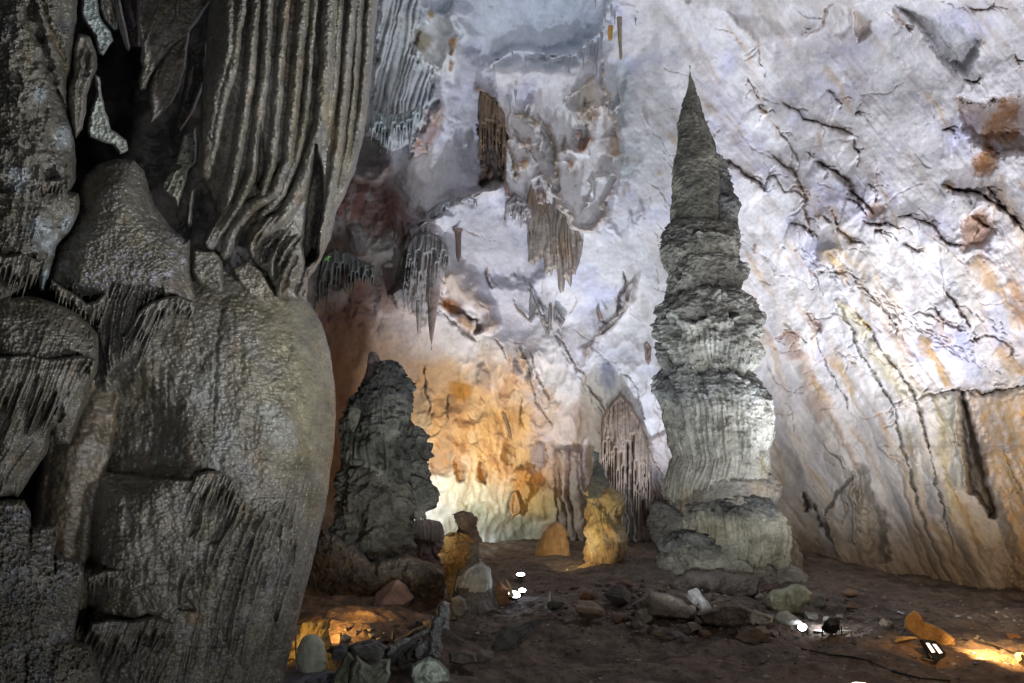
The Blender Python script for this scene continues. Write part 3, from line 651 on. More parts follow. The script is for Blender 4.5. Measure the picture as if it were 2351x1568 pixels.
ya = np.concatenate([np.linspace(-6, 4, 12)[:-1], 4 * (44 / 4) ** np.linspace(0, 1, 620)])
xa = np.concatenate([coarse(-.62, -2.2, 14)[::-1][:-1], np.linspace(-.62, .80, 900), coarse(.80, 2.4, 14)[1:]])
YA, XA = np.meshgrid(ya, xa, indexing='ij'); XX = XA * np.maximum(np.abs(YA), 4)
H = floor_h(XX, YA)
cl = np.zeros(XX.shape + (3,), np.float32); cl[:] = (.155, .118, .092)
def fm(a, c):
    global cl
    a = np.clip(a, 0, 1)[..., None]; cl = cl * (1 - a) + np.array(c, np.float32) * a
fm(sstep(.0, .5, fbm(XX / 1.4, YA / 1.4, 0, 5, 104)) * .7, (.085, .070, .060)); fm(sstep(.1, .5, fbm(XX / .4, YA / .7, 0, 4, 105)) * .5, (.20, .13, .09))
fm(np.exp(-((XX - 8.5) / 3.0) ** 2 - ((YA - 13) / 2.5) ** 2) * .8, (.26, .14, .06))
fm(np.exp(-((XX - 5.6) / 4.0) ** 2 - ((YA - 22) / 3.5) ** 2) * .7, (.17, .15, .13))
fm(sstep(-1.0, -2.5, XX) * sstep(12, 15, YA) * .7, (.26, .15, .08))
floor = make_mesh('cave_floor', np.stack([XX, YA, H], -1), grid_faces(*XX.shape)[:, ::-1], cl, M['floor']); tag(floor, kind='structure')
def on_floor(px, py):
    lo, hi = 4.0, 44.0
    Ys = 4 * (44 / 4) ** np.linspace(0, 1, 1500); P = W(np.full(1500, px), np.full(1500, py), Ys)
    g = P[:, 2] - floor_h(P[:, 0], P[:, 1]); i = np.nonzero(g < 0)[0]
    i = i[0] if len(i) else 1499
    return P[i]
# ================================================================== GIANT STALAGMITE
GY = 25.5
def crust_disp(led=.12, ledf=2.6, pop=.09, fl=.06, flp=.16, seed=0, big=.12, skirt=(.45, 1.0), shelf_top=0.0):
    """terraced ledges above, hanging flutes below; Z in metres"""
    def d(TH, Z, P, YY, R, u):
        x, y, z = P[..., 0], P[..., 1], P[..., 2]
        R0 = float(np.mean(R)); arc = TH * max(.25, R0); k0 = max(6, round(2 * math.pi * max(.25, R0) / .34))
        a = big * 1.5 * fbm(x / 1.0, y / 1.0, z / 1.1, 4, seed)
        wz = z * ledf * .5 + .9 * fbm(x / 1.2, y / 1.2, z / 1.5, 3, seed + 4) * ledf
        s = wz - np.floor(wz)
        top = 1 - sstep(*skirt, u)
        lm = sstep(-.25, .3, fbm(x / .8, y / .8, z / .6, 3, seed + 6))
        a = a + led * 1.5 * lm * (np.clip(s * 1.15, 0, 1) ** 1.5 * (1 - sstep(.9, 1, s)) - .35) * (.25 + .75 * top)
        # fish-scale lips
        v = z / .17 + 1.6 * fbm(x / .7, y / .7, z / .7, 3, seed + 8); row = np.floor(v); fr = v - row
        q = TH / (2 * math.pi) * k0 + row * .5 + .5 * perlin(x / .4, y / .4, z / .3, seed + 11); cell = np.floor(q); fq = q - cell
        rnd = np.abs(np.sin(cell * 12.9898 + row * 78.233) * 43758.5453) % 1.0
        sc_ = np.sqrt(np.clip(1 - (2 * fq - 1) ** 2, 0, 1)) * (1 - fr) ** .5 * (.25 + rnd)
        pm = sstep(-.25, .25, fbm(x / .9, y / .9, z / .5, 3, seed + 14))
        a = a + pop * (sc_ * .9 - .3) * (.12 + .88 * top) * (.3 + .7 * pm)
        pp = ridged(x / .2, y / .2, z / .14, 3, seed + 9)
        a = a + pop * .55 * (pp - .6) * (.35 + .65 * top)
        fa = sstep(skirt[0] - .2, skirt[1] - .1, u)
        if fl:
            g_ = arc + .05 * fbm(x, y, z / 3, 2, seed + 2)
            ff = flute(g_, z, flp, seed + 12, .5, 14) + .5 * flute(g_, z, flp * .37, seed + 13, .5, 14)
            a = a + fl * .8 * ff * (.15 + 1.0 * fa)
        return a
    return d
def crust_col(c1, c2, dark, seed=0, yel=None, dk=.55):
    def c(TH, Z, P, YY, D, u):
        x, y, z = P[..., 0], P[..., 1], P[..., 2]
        a = fbm(x / 1.2, y / 1.2, z / .9, 4, seed + 20); b = fbm(x / .3, y / .3, z / .2, 4, seed + 21)
        C = np.zeros(x.shape + (3,), np.float32); C[:] = c1
        def mx(k, q):
            nonlocal C
            k = np.clip(k, 0, 1)[..., None]; C = C * (1 - k) + np.array(q, np.float32) * k
        mx(sstep(-.1, .4, a), c2); mx(sstep(.05, .4, b) * dk, dark)
        mx(sstep(.1, .45, fbm(x / .8, y / .8, z / 2.4, 4, seed + 23)) * .5, (c1[0] * .6, c1[1] * .6, c1[2] * .5))
        if yel is not None: mx(sstep(.0, .5, fbm(x / .9, y / .9, z / 1.6, 3, seed + 22)) * .6, yel)
        return C
    return c
def tiercol(t, ca_, cb_):  # darker crust on tier tops, with their shade put into the colour
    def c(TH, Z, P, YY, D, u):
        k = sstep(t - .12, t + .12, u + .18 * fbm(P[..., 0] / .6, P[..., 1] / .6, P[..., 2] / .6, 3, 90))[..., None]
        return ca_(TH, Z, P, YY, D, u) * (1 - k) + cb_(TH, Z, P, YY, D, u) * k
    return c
g = empty('giant_stalagmite', [float(v) for v in W(1650, 1325, GY)], 'towering grey crusted stalagmite with a pointed spire and stacked skirted tiers, tallest in the cave', 'stalagmite')
G1, G2, GD = (.30, .295, .26), (.40, .39, .34), (.075, .075, .075)
revolve('spire', [(151, 1581.8, 1585.6), (154, 1582.5, 1586), (175, 1579, 1590), (194, 1576, 1598), (218, 1569, 1603), (229, 1567.5, 1608), (259, 1563.5, 1615), (281, 1556, 1620), (318, 1551, 1632), (348, 1546, 1640), (377, 1541, 1648), (429, 1540, 1652), (466, 1542, 1655), (506, 1541, 1655), (560, 1540, 1660), (640, 1538, 1660)], GY, M['giant'],
        crust_col((.15, .145, .115), (.27, .26, .20), (.05, .05, .045), 1, dk=.8), crust_disp(.05, 1.1, .08, .05, .15, 1, .15, (.5, 1.4)), g, nt=240, dy=1.6)
revolve('side_spire', [(294, 1624, 1629), (300, 1620, 1632), (325, 1618, 1642), (338, 1616, 1647), (360, 1612, 1655), (377, 1612, 1663), (403, 1612, 1675), (422, 1612, 1684), (444, 1612, 1687), (470, 1612, 1698), (495, 1612, 1696), (525, 1610, 1698), (540, 1610, 1702), (577, 1610, 1696), (625, 1612, 1696)], GY + .15, M['giant'],
        crust_col((.10, .10, .095), (.19, .19, .17), (.04, .04, .04), 2, dk=.8), crust_disp(.16, 1.2, .12, .05, .15, 2, .16, (.8, 1.4)), g, nt=200, dy=1.8, depth=1.1)
revolve('upper_tier', [(500, 1544, 1600), (512, 1534, 1640), (529, 1523, 1690), (555, 1519, 1699), (577, 1520, 1698), (600, 1520, 1694), (612, 1524, 1690)], GY + .05, M['giant'],
        crust_col((.16, .155, .13), (.28, .27, .22), (.045, .045, .045), 3, dk=.8), crust_disp(.16, 1.2, .15, .06, .12, 3, .12), g, nt=300, dy=1.5, teeth=12, tseed=4)
revolve('upper_tier', [(586, 1545, 1660), (596, 1532, 1690), (604, 1528, 1700), (612, 1527, 1711), (632, 1530, 1715), (651, 1531, 1704), (672, 1527, 1701), (690, 1530, 1696)], GY, M['giant'],
        crust_col((.17, .165, .14), (.30, .29, .25), (.045, .045, .045), 5, dk=.8), crust_disp(.18, 1.2, .16, .08, .12, 5, .12), g, nt=300, dy=1.5, teeth=13, tseed=5)
revolve('middle_tier', [(668, 1560, 1680), (676, 1540, 1716), (684, 1529, 1728), (697, 1514, 1736), (715, 1508, 1742), (733, 1507, 1748), (757, 1516, 1750), (787, 1530, 1747), (821, 1533, 1743), (846, 1545, 1737), (868, 1565, 1728), (884, 1590, 1722)], GY - .3, M['giant'],
        crust_col((.18, .178, .155), (.34, .335, .29), (.045, .045, .045), 7, dk=.8), crust_disp(.30, .9, .16, .16, .17, 7, .38, (.35, .75)), g, nt=380, dy=1.5, teeth=17, tseed=7)
for (pr, sd) in (([(756, 1503, 1508), (762, 1502, 1520), (772, 1506, 1530), (784, 1516, 1545), (796, 1530, 1550)], 31), ([(786, 1501, 1515), (795, 1501, 1534), (812, 1503, 1540), (826, 1508, 1545), (846, 1520, 1560), (858, 1530, 1560)], 33), ([(676, 1704, 1722), (684, 1700, 1735), (700, 1700, 1743), (716, 1700, 1745), (735, 1702, 1740)], 35), ([(975, 1752, 1770), (985, 1752, 1779), (1005, 1752, 1776), (1030, 1750, 1768)], 37), ([(1152, 1500, 1515), (1170, 1490, 1560), (1195, 1489, 1590), (1215, 1491, 1600), (1240, 1500, 1605), (1270, 1512, 1600)], 39)):
    revolve('knob', pr, GY - .35, M['giant'], crust_col((.16, .16, .145), (.28, .28, .25), (.04, .04, .04), sd), crust_disp(.10, 4, .12, .04, .1, sd, .12), g, nt=120, dy=1.6, teeth=4, tseed=sd)
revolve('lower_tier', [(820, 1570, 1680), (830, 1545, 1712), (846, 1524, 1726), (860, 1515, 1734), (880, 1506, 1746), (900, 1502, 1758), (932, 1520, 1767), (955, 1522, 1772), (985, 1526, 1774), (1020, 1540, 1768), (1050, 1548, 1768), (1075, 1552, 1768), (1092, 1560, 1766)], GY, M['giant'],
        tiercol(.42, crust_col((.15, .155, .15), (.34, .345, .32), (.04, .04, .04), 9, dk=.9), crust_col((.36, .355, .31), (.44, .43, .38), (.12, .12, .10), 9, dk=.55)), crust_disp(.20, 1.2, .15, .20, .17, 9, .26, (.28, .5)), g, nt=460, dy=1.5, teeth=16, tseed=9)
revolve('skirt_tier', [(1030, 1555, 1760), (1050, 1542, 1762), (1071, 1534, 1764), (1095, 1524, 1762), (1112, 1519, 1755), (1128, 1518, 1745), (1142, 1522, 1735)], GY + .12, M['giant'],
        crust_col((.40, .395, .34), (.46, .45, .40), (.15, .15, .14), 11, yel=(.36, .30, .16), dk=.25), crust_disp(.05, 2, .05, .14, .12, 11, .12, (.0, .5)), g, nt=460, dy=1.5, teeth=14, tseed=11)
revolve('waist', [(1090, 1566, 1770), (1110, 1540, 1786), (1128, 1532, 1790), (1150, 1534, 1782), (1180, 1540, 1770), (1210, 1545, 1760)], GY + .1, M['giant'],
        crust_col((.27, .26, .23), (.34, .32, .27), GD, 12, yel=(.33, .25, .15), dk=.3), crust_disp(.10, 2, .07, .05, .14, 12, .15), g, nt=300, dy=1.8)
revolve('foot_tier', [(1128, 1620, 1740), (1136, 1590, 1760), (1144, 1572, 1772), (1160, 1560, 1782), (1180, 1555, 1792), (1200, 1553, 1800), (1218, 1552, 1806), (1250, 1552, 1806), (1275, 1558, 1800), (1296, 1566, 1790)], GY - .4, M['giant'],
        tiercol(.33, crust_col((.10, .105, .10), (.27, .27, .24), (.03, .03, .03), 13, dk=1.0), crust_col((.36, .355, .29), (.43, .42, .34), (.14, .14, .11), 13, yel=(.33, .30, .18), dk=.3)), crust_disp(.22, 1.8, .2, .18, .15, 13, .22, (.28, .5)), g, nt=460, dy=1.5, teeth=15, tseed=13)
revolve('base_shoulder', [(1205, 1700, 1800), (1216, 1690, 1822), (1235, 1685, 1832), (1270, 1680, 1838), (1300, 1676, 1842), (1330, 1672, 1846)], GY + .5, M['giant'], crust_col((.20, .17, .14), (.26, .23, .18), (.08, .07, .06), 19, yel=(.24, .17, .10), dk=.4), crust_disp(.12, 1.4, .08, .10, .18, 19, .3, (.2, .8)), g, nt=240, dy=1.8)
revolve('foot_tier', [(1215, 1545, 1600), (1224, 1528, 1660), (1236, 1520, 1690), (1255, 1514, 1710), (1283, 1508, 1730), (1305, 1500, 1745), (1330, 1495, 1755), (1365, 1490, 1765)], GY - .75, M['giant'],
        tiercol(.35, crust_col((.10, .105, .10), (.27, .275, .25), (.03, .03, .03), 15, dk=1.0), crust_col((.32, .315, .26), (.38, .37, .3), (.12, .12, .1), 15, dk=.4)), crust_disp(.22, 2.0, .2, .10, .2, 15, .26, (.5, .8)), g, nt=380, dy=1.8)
revolve('base_mound', [(1285, 1540, 1800), (1300, 1510, 1830), (1320, 1480, 1845), (1345, 1455, 1855), (1380, 1440, 1860)], GY - .4, M['giant'],
        crust_col((.22, .21, .19), (.30, .29, .26), (.07, .06, .05), 17, yel=(.18, .12, .08), dk=.5), crust_disp(.12, 3, .14, .03, .3, 17, .3, (.6, 1)), g, nt=340, dy=2, depth=.6)
# ================================================================== WET FLOWSTONE COLUMN, LEFT FOREGROUND
FC, FC2, FCG, FCB = (.178, .166, .138), (.215, .20, .17), (.16, .145, .09), (.17, .172, .19)
def flow_base(f, seed, rip=.010, pit=.012):
    """ripples of the wet skin"""
    m = ridged(f.X / 16, f.Y / 7, 0, 3, seed); f.h += rip * 1.4 * (m - .5)
    f.h += pit * 1.5 * fbm(f.X / 6, f.Y / 8, 0, 3, seed + 1) + .05 * fbm(f.X / 45, f.Y / 70, 0, 3, seed + 6)
    f.mix(np.s_[:], sstep(.0, .45, fbm(f.X / 90, f.Y / 140, 0, 4, seed + 2)) * .6, FCG)
    f.mix(np.s_[:], sstep(.1, .5, fbm(f.X / 60, f.Y / 60, 0, 4, seed + 3)) * .5, FCB)
    f.mix(np.s_[:], sstep(.2, .5, fbm(f.X / 50, f.Y / 90, 0, 4, seed + 4)) * .45, (.24, .16, .10))
colm = empty('flowstone_column', (-3.6, 8.2, float(floor_h(-3.6, 8.2))), 'massive wet grey brown flowstone column with fluted curtains that fills the left side beside the path', 'column')

# shaft ----------------------------------------------------------------------------------------
def sc_shaft(f):
    flow_base(f, 201, .02, .012)
    f.mix(np.s_[:], sstep(520, 700, f.X) * sstep(1250, 900, f.Y) * .5, (.27, .235, .12))
    f.h += .12 * fbm(f.X / 120, f.Y / 160, 0, 3, 205) + .03 * flute(f.Xw, f.Y, 38, 206, 1.6, 9) * sstep(700, 900, f.Y)
    # right flank: long leaning folds
    L = [((1220, 300), (1200, 500), (1180, 680)), ((1290, 290), (1230, 420), (1190, 600)), ((1340, 300), (1280, 450), (1250, 600), (1210, 700)), ((1410, 360), (1370, 550), (1310, 680), (1280, 850), (1240, 1100)),
         ((1510, 500), (1420, 620), (1350, 740), (1280, 900)), ((1600, 480), (1520, 650), (1450, 820), (1390, 1000), (1330, 1250), (1250, 1600)), ((1680, 470), (1600, 620), (1560, 780), (1500, 950), (1450, 1200), (1400, 1650)),
         ((1780, 450), (1700, 650), (1640, 850), (1580, 1060), (1530, 1250), (1480, 1700)), ((1850, 600), (1780, 800), (1720, 1000), (1690, 1200), (1600, 1650)), ((1930, 650), (1870, 850), (1830, 1000), (1780, 1200), (1700, 1500)),
         ((1160, 900), (1130, 1000), (1120, 1100)), ((1000, 1290), (930, 1400), (850, 1600)), ((1080, 1300), (1000, 1430), (930, 1600)), ((900, 1270), (860, 1330), (800, 1500)), ((760, 1230), (740, 1330), (770, 1450)),
         ((1150, 1380), (1120, 1500), (1080, 1650)), ((1240, 1150), (1190, 1350), (1150, 1600)), ((1560, 650), (1480, 800), (1420, 960), (1370, 1150)), ((1650, 650), (1560, 860), (1500, 1100), (1440, 1350)), ((1730, 430), (1650, 560), (1600, 700))]
    for k, g_ in enumerate(L):
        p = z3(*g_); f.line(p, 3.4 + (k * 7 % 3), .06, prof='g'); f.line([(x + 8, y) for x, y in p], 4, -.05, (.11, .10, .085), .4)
    q = f.sl(z3((1300, 430), (2050, 1700)), 4); a = sstep(470, 640, f.X[q] + .25 * (f.Y[q] - 1150)) * sstep(1080, 1260, f.Y[q] + .12 * f.X[q] - 60)
    fl = flute(f.Xw[q] + .30 * f.Yw[q], f.Y[q], 11, 207, 1.0, 14); f.h[q] += a * .055 * fl
    fl = flute(f.Xw[q] + .22 * f.Yw[q], f.Y[q], 30, 208, 1.0, 14); f.h[q] += a * .06 * fl
    a2 = sstep(560, 700, f.X) * sstep(850, 1150, f.Y); f.h += a2 * .05 * flute(f.Xw + .14 * f.Yw, f.Y, 9, 209, 1.0, 16) + a2 * .05 * flute(f.Xw + .14 * f.Yw, f.Y, 23, 210, 1.0, 16)
    f.patch(z3((1400, 355), (1450, 380), (1520, 480), (1440, 560), (1370, 700), (1300, 700), (1360, 540)), -.10, (.12, .11, .09), .5, 5, 3)
    f.patch(z3((1215, 300), (1290, 290), (1230, 420), (1200, 640), (1180, 660), (1200, 480)), -.12, (.12, .11, .09), .4, 4, 2)
    f.patch(z3((1570, 650), (1540, 820), (1450, 1060), (1400, 1300), (1380, 1200), (1420, 950), (1500, 760)), -.09, (.10, .09, .08), .5, 5, 3)
    f.patch(z3((1840, 700), (1820, 850), (1760, 1030), (1720, 1180), (1700, 1160), (1740, 960), (1800, 780)), -.14, (.10, .09, .08), .5, 5, 3)
    # left panel: scalloped sheet with ragged lower lip
    f.patch(z3((560, 240), (1060, 300), (1210, 310), (1190, 560), (1165, 720), (1150, 860), (1105, 965), (1040, 950), (950, 960), (930, 945), (820, 985), (740, 985), (620, 1010), (580, 1025), (540, 1000), (520, 860), (540, 700), (520, 500)), .15, (.25, .235, .19), .5, 5, 4)
    q = f.sl(z3((500, 240), (1210, 1000)), 2); m = ridged(f.X[q] / 26, f.Y[q] / 11, 0, 3, 211); f.h[q] += .035 * m * sstep(1050, 1120, f.Y[q])
    for x in (640, 700, 820, 890, 950, 1040): f.line(z3((x + 20, 780), (x + 5, 880), (x, 990)), 3, -.06, (.12, .11, .09), .5)
    f.patch(z3((1110, 970), (1215, 1110), (1215, 1130), (1100, 1110)), -.06, None, 0, 4, 2)
    f.line(z3((1165, 720), (1120, 960), (1110, 1110), (1215, 1110)), 3, -.08, (.10, .09, .08), .5)
    f.blob(*z3((500, 700))[0], 40, 200, 0, -.35, (.14, .13, .10), .5); f.blob(300, 1000, 110, 130, 30, -.45)
    f.patch(z3((500, 1180), (700, 1220), (860, 1230), (980, 1200), (1050, 1260), (900, 1340), (800, 1400), (700, 1480), (600, 1420), (540, 1330)), -.06, (.12, .11, .10), .5, 8, 14)
    q = f.sl(z3((480, 1200), (1150, 1650)), 2); f.h[q] += .08 * flute(f.Xw[q] + .35 * f.Y[q], f.Y[q], 22, 214, 1.2, 6) * sstep(1440, 1500, f.Y[q])
    # pale trickles on the belly
    for (x, y, r) in ((1340, 200, 40), (1400, 60, 50), (1300, -250, 60), (1680, -60, 50), (1780, 20, 40)): f.blob(*z3((x, y))[0], r * .6, r, 0, .02, (.30, .31, .30), .5, rough=.9)
    f.line(z2((1380, 470), (1350, 600), (1340, 900), (1320, 1300)), 7, -.05); f.line(z2((1500, 1120), (1580, 1150), (1700, 1200)), 4, -.04)
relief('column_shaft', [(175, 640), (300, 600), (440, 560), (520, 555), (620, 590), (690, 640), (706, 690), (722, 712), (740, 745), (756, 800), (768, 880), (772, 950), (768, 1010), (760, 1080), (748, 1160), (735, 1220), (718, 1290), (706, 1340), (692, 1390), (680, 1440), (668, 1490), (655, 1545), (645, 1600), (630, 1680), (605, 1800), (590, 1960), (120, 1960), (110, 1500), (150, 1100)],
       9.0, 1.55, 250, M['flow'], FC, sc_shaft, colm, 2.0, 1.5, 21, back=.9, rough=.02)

# fluted curtain ----------------------------------------------------------------------------------
def sc_curtain(f):
    flow_base(f, 221, .014, .010)
    f.h += .5 * sstep(560, 0, f.Y) * .5
    RD = [(((1430, -640), (1400, 300), (1310, 650), (1260, 950), (1245, 1090)), 26), (((1500, -640), (1500, 0), (1440, 400), (1350, 700), (1290, 1000)), 18), (((1590, -640), (1590, 0), (1550, 500), (1500, 800), (1470, 1000), (1420, 1200), (1350, 1400), (1280, 1520)), 15),
          (((1680, -640), (1670, 0), (1650, 400), (1600, 800), (1560, 1100), (1480, 1270), (1380, 1410), (1290, 1540)), 14), (((1790, -640), (1780, 0), (1740, 400), (1720, 700), (1690, 1000), (1630, 1200)), 13),
          (((1890, -640), (1890, 0), (1850, 400), (1820, 700), (1790, 1000), (1700, 1200), (1550, 1290), (1450, 1450), (1400, 1600)), 16), (((1965, -640), (1960, 0), (1930, 350), (1900, 700), (1840, 1000), (1750, 1200), (1620, 1350)), 11),
          (((2060, -640), (2050, 0), (2030, 400), (2000, 750), (1930, 1000), (1850, 1200), (1760, 1350), (1600, 1440), (1540, 1560)), 20), (((2120, -640), (2110, 0), (2090, 400), (2060, 700), (2010, 900)), 10),
          (((2190, -640), (2190, 0), (2150, 500), (2110, 900), (2060, 1200), (2010, 1450), (1980, 1600)), 13), (((2245, -640), (2240, 0), (2210, 500), (2170, 900), (2120, 1150), (2060, 1350), (2020, 1500)), 8),
          (((2320, -640), (2310, 0), (2290, 400), (2240, 800), (2180, 1050), (2120, 1250), (2050, 1450), (2030, 1560), (1990, 1650), (1940, 1720)), 13)]
    ridge = np.zeros_like(f.h); h0 = f.h.copy(); f.h[:] = 0
    for k, (p, w) in enumerate(RD): f.line(z1(*p), w, .10 + .0075 * w, prof='r', taper=False, mode='max')
    f.h = h0 + f.h
    # lower folds that sweep to the left
    LF = [((1820, 140), (1780, 240), (1720, 390)), ((1950, 180), (1900, 280), (1850, 410)), ((1700, 40), (1640, 120), (1620, 200)), ((1780, 0), (1720, 90), (1690, 200), (1680, 300)), ((1600, 0), (1560, 60), (1560, 140)), ((1850, 20), (1770, 120), (1720, 240))]
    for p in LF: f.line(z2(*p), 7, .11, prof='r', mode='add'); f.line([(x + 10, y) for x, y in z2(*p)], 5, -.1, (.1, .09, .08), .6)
    q = f.sl([(440, 440), (720, 700)], 0); a = sstep(430, 520, f.Y[q]) * sstep(690, 640, f.X[q])
    f.h[q] += a * .07 * flute(f.Xw[q] * .75 + f.Y[q] * .66, f.X[q], 17, 224, 1.0, 6)
    gap = z1((1960, 900), (1990, 1000), (2010, 1150), (1990, 1400), (1970, 1600), (1900, 1650), (1880, 1500), (1900, 1300), (1930, 1100))
    f.patch(gap, -.55, (.08, .075, .07), .7, 6, 3); f.patch(z1((1620, 750), (1650, 1000), (1620, 1180), (1595, 1150), (1600, 900)), -.15, None, 0, 5, 2)
    f.mix(np.s_[:], sstep(.15, .5, fbm(f.X / 22, f.Y / 300, 0, 3, 226)) * .6, (.27, .23, .13))
    f.mix(np.s_[:], sstep(.25, .5, fbm(f.X / 16, f.Y / 200, 0, 3, 228)) * .5, (.33, .31, .29))
cur = z1((1300, -640), (1300, 0), (1290, 200), (1250, 600), (1235, 900), (1230, 1050), (1250, 1110), (1215, 1180), (1195, 1290), (1190, 1400), (1170, 1430), (1155, 1380), (1165, 1260), (1180, 1180)) + z1((1262, 1120), (1350, 1330), (1255, 1500), (1270, 1545), (1320, 1567)) + z2((1340, 130), (1390, 185), (1440, 150), (1490, 50), (1520, 30), (1530, 110), (1570, 200), (1650, 260), (1700, 350), (1720, 410), (1800, 430), (1900, 436), (1915, 300), (1960, 240), (2020, 130), (2060, 20)) + z1((2050, 1500), (2090, 1320), (2150, 1200), (2210, 1050), (2260, 850), (2290, 650), (2310, 450), (2330, 200), (2350, 0), (2360, -640))
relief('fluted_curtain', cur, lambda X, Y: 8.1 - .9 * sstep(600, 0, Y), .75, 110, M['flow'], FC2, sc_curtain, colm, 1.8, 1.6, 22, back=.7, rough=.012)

# mid shell with fan of blades ----------------------------------------------------------------------
def sc_shell(f):
    flow_base(f, 241, .022, .016)
    q = f.sl([(180, 470), (440, 650)], 0); a = sstep(470, 560, f.Y[q]) * sstep(690, 640, f.Y[q]); f.h[q] += a * .06 * ridged(f.X[q] / 13, f.Y[q] / 9, 0, 3, 243)
    f.mix(np.s_[:], sstep(520, 600, f.Y) * sstep(700, 620, f.Y) * sstep(.0, .4, fbm(f.X / 30, f.Y / 20, 0, 3, 244)) * .8, (.36, .34, .40))
    B = [((730, 310), (690, 420), (640, 520), (600, 660)), ((760, 320), (720, 440), (690, 600), (680, 780), (690, 880)), ((830, 320), (770, 440), (750, 560), (740, 640), (780, 700)), ((880, 330), (850, 450), (830, 560), (780, 660), (740, 800)),
         ((910, 340), (890, 480), (840, 620), (790, 760)), ((940, 340), (920, 440), (890, 590)), ((970, 350), (950, 450), (930, 520)), ((1040, 400), (1000, 500), (930, 650), (860, 800), (830, 880)), ((1100, 400), (1010, 540), (960, 700), (930, 790)),
         ((660, 400), (620, 520), (590, 640)), ((590, 450), (570, 560)), ((500, 380), (520, 520)), ((560, 400), (550, 560)), ((400, 320), (400, 420)), ((450, 330), (460, 430)), ((1150, 440), (1080, 560), (1050, 640))]
    f.patch(z2((700, 330), (1010, 350), (1000, 480), (900, 700), (830, 860), (720, 850), (670, 890), (640, 760), (640, 560)), -.13, (.14, .13, .12), .6, 6, 3)
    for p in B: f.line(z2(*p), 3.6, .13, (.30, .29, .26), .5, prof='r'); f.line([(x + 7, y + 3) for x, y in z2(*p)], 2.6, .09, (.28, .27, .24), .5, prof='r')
    f.mix(np.s_[:], sstep(1130, 1200, f.X / .3695) * .4, (.26, .24, .2))
relief('scalloped_shell', z1((420, 1440), (500, 1300), (495, 1180), (530, 1090), (610, 1020), (720, 985), (830, 995), (900, 1070), (950, 1250), (1050, 1400), (1150, 1490)) + z2((1180, 50), (1180, 250), (1225, 430), (1190, 500), (1080, 560), (1050, 640), (980, 640), (955, 780), (930, 790), (880, 860), (830, 890), (800, 850), (720, 850), (665, 905), (650, 800), (600, 640), (575, 560), (540, 570), (520, 510), (490, 500), (470, 430), (420, 440), (370, 420), (330, 340), (300, 320), (330, 200), (360, 80)),
       7.9, .8, 90, M['flow'], FC, sc_shell, colm, 1.8, 1.6, 23, back=.8, rough=.014)

# upper left hanging mass ---------------------------------------------------------------------------
def sc_ul(f):
    flow_base(f, 261, .035, .03)
    f.h += .16 * fbm(f.X / 60, f.Y / 90, 0, 4, 262)
    q = f.sl([(-60, 330), (200, 720)], 0); a = sstep(330, 520, f.Y[q]); f.h[q] += a * (.09 * flute(f.Xw[q] + .3 * f.Y[q], f.Y[q], 24, 263, 1.2, 8) + .05 * flute(f.Xw[q] + .3 * f.Y[q], f.Y[q], 10, 264, 1.2, 8))
    f.h += .05 * sstep(.2, .5, fbm(f.X / 11, f.Y / 14, 0, 3, 265)) + .07 * flute(f.Xw + .15 * f.Y, f.Y, 46, 266, 1.4, 5) + .12 * sstep(.5, .0, np.abs(fbm(f.X / 110, f.Y / 60, 0, 3, 267)))
    f.line(z1((200, -100), (200, 100), (260, 250), (330, 500), (420, 700)), 12, -.25, (.12, .11, .09), .5)
    f.line(z1((250, -100), (300, 150), (400, 350), (420, 500)), 8, -.1, (.2, .15, .08), .6)
    for (x, y, r) in ((250, 590, 40), (400, 850, 60), (430, 1390, 45), (290, 1480, 70), (230, 1400, 50), (120, 1120, 60)): f.blob(*z1((x, y))[0], r * .4, r * .55, 10, .03, (.38, .42, .44), .7, rough=.9)
    f.patch(z1((0, 880), (200, 950), (280, 1100), (280, 1200), (330, 1180), (400, 1150), (440, 1180), (300, 1230), (200, 1260), (-100, 1220)), .12, None, 0, 6, 8)
    f.blob(*z2((280, 280))[0], 14, 30, 10, .08, (.34, .40, .42), .8, rough=.5)
relief('hanging_lobe', z1((-180, -640), (480, -640), (480, 0), (470, 150), (450, 400), (420, 520), (420, 700), (460, 850), (475, 1000), (470, 1120), (430, 1190), (490, 1200), (495, 1320), (470, 1370), (430, 1440), (380, 1490)) + z2((350, 90), (340, 150), (310, 240), (275, 370), (245, 372), (240, 260), (205, 250), (150, 340), (90, 400), (40, 440), (0, 450), (-180, 460)),
       7.3, .9, 120, M['flow'], FC, sc_ul, colm, 2.0, 2.2, 24, back=.8, rough=.02)
relief('hanging_lobe', z1((490, 205), (560, 225), (600, 330), (605, 430), (570, 500), (540, 590), (535, 700), (510, 800), (470, 862), (440, 760), (425, 640), (420, 540), (450, 460), (450, 300)), 7.2, .35, 26, M['flow'], FC2,
       lambda f: (flow_base(f, 271, .01, .01), f.line(z1((520, 280), (500, 430), (470, 560), (470, 780)), 5, .07), f.line(z1((545, 300), (540, 450)), 5, -.07), f.line(z1((440, 480), (500, 470), (560, 460)), 4, -.08)), colm, 1.8, 1.2, 25)
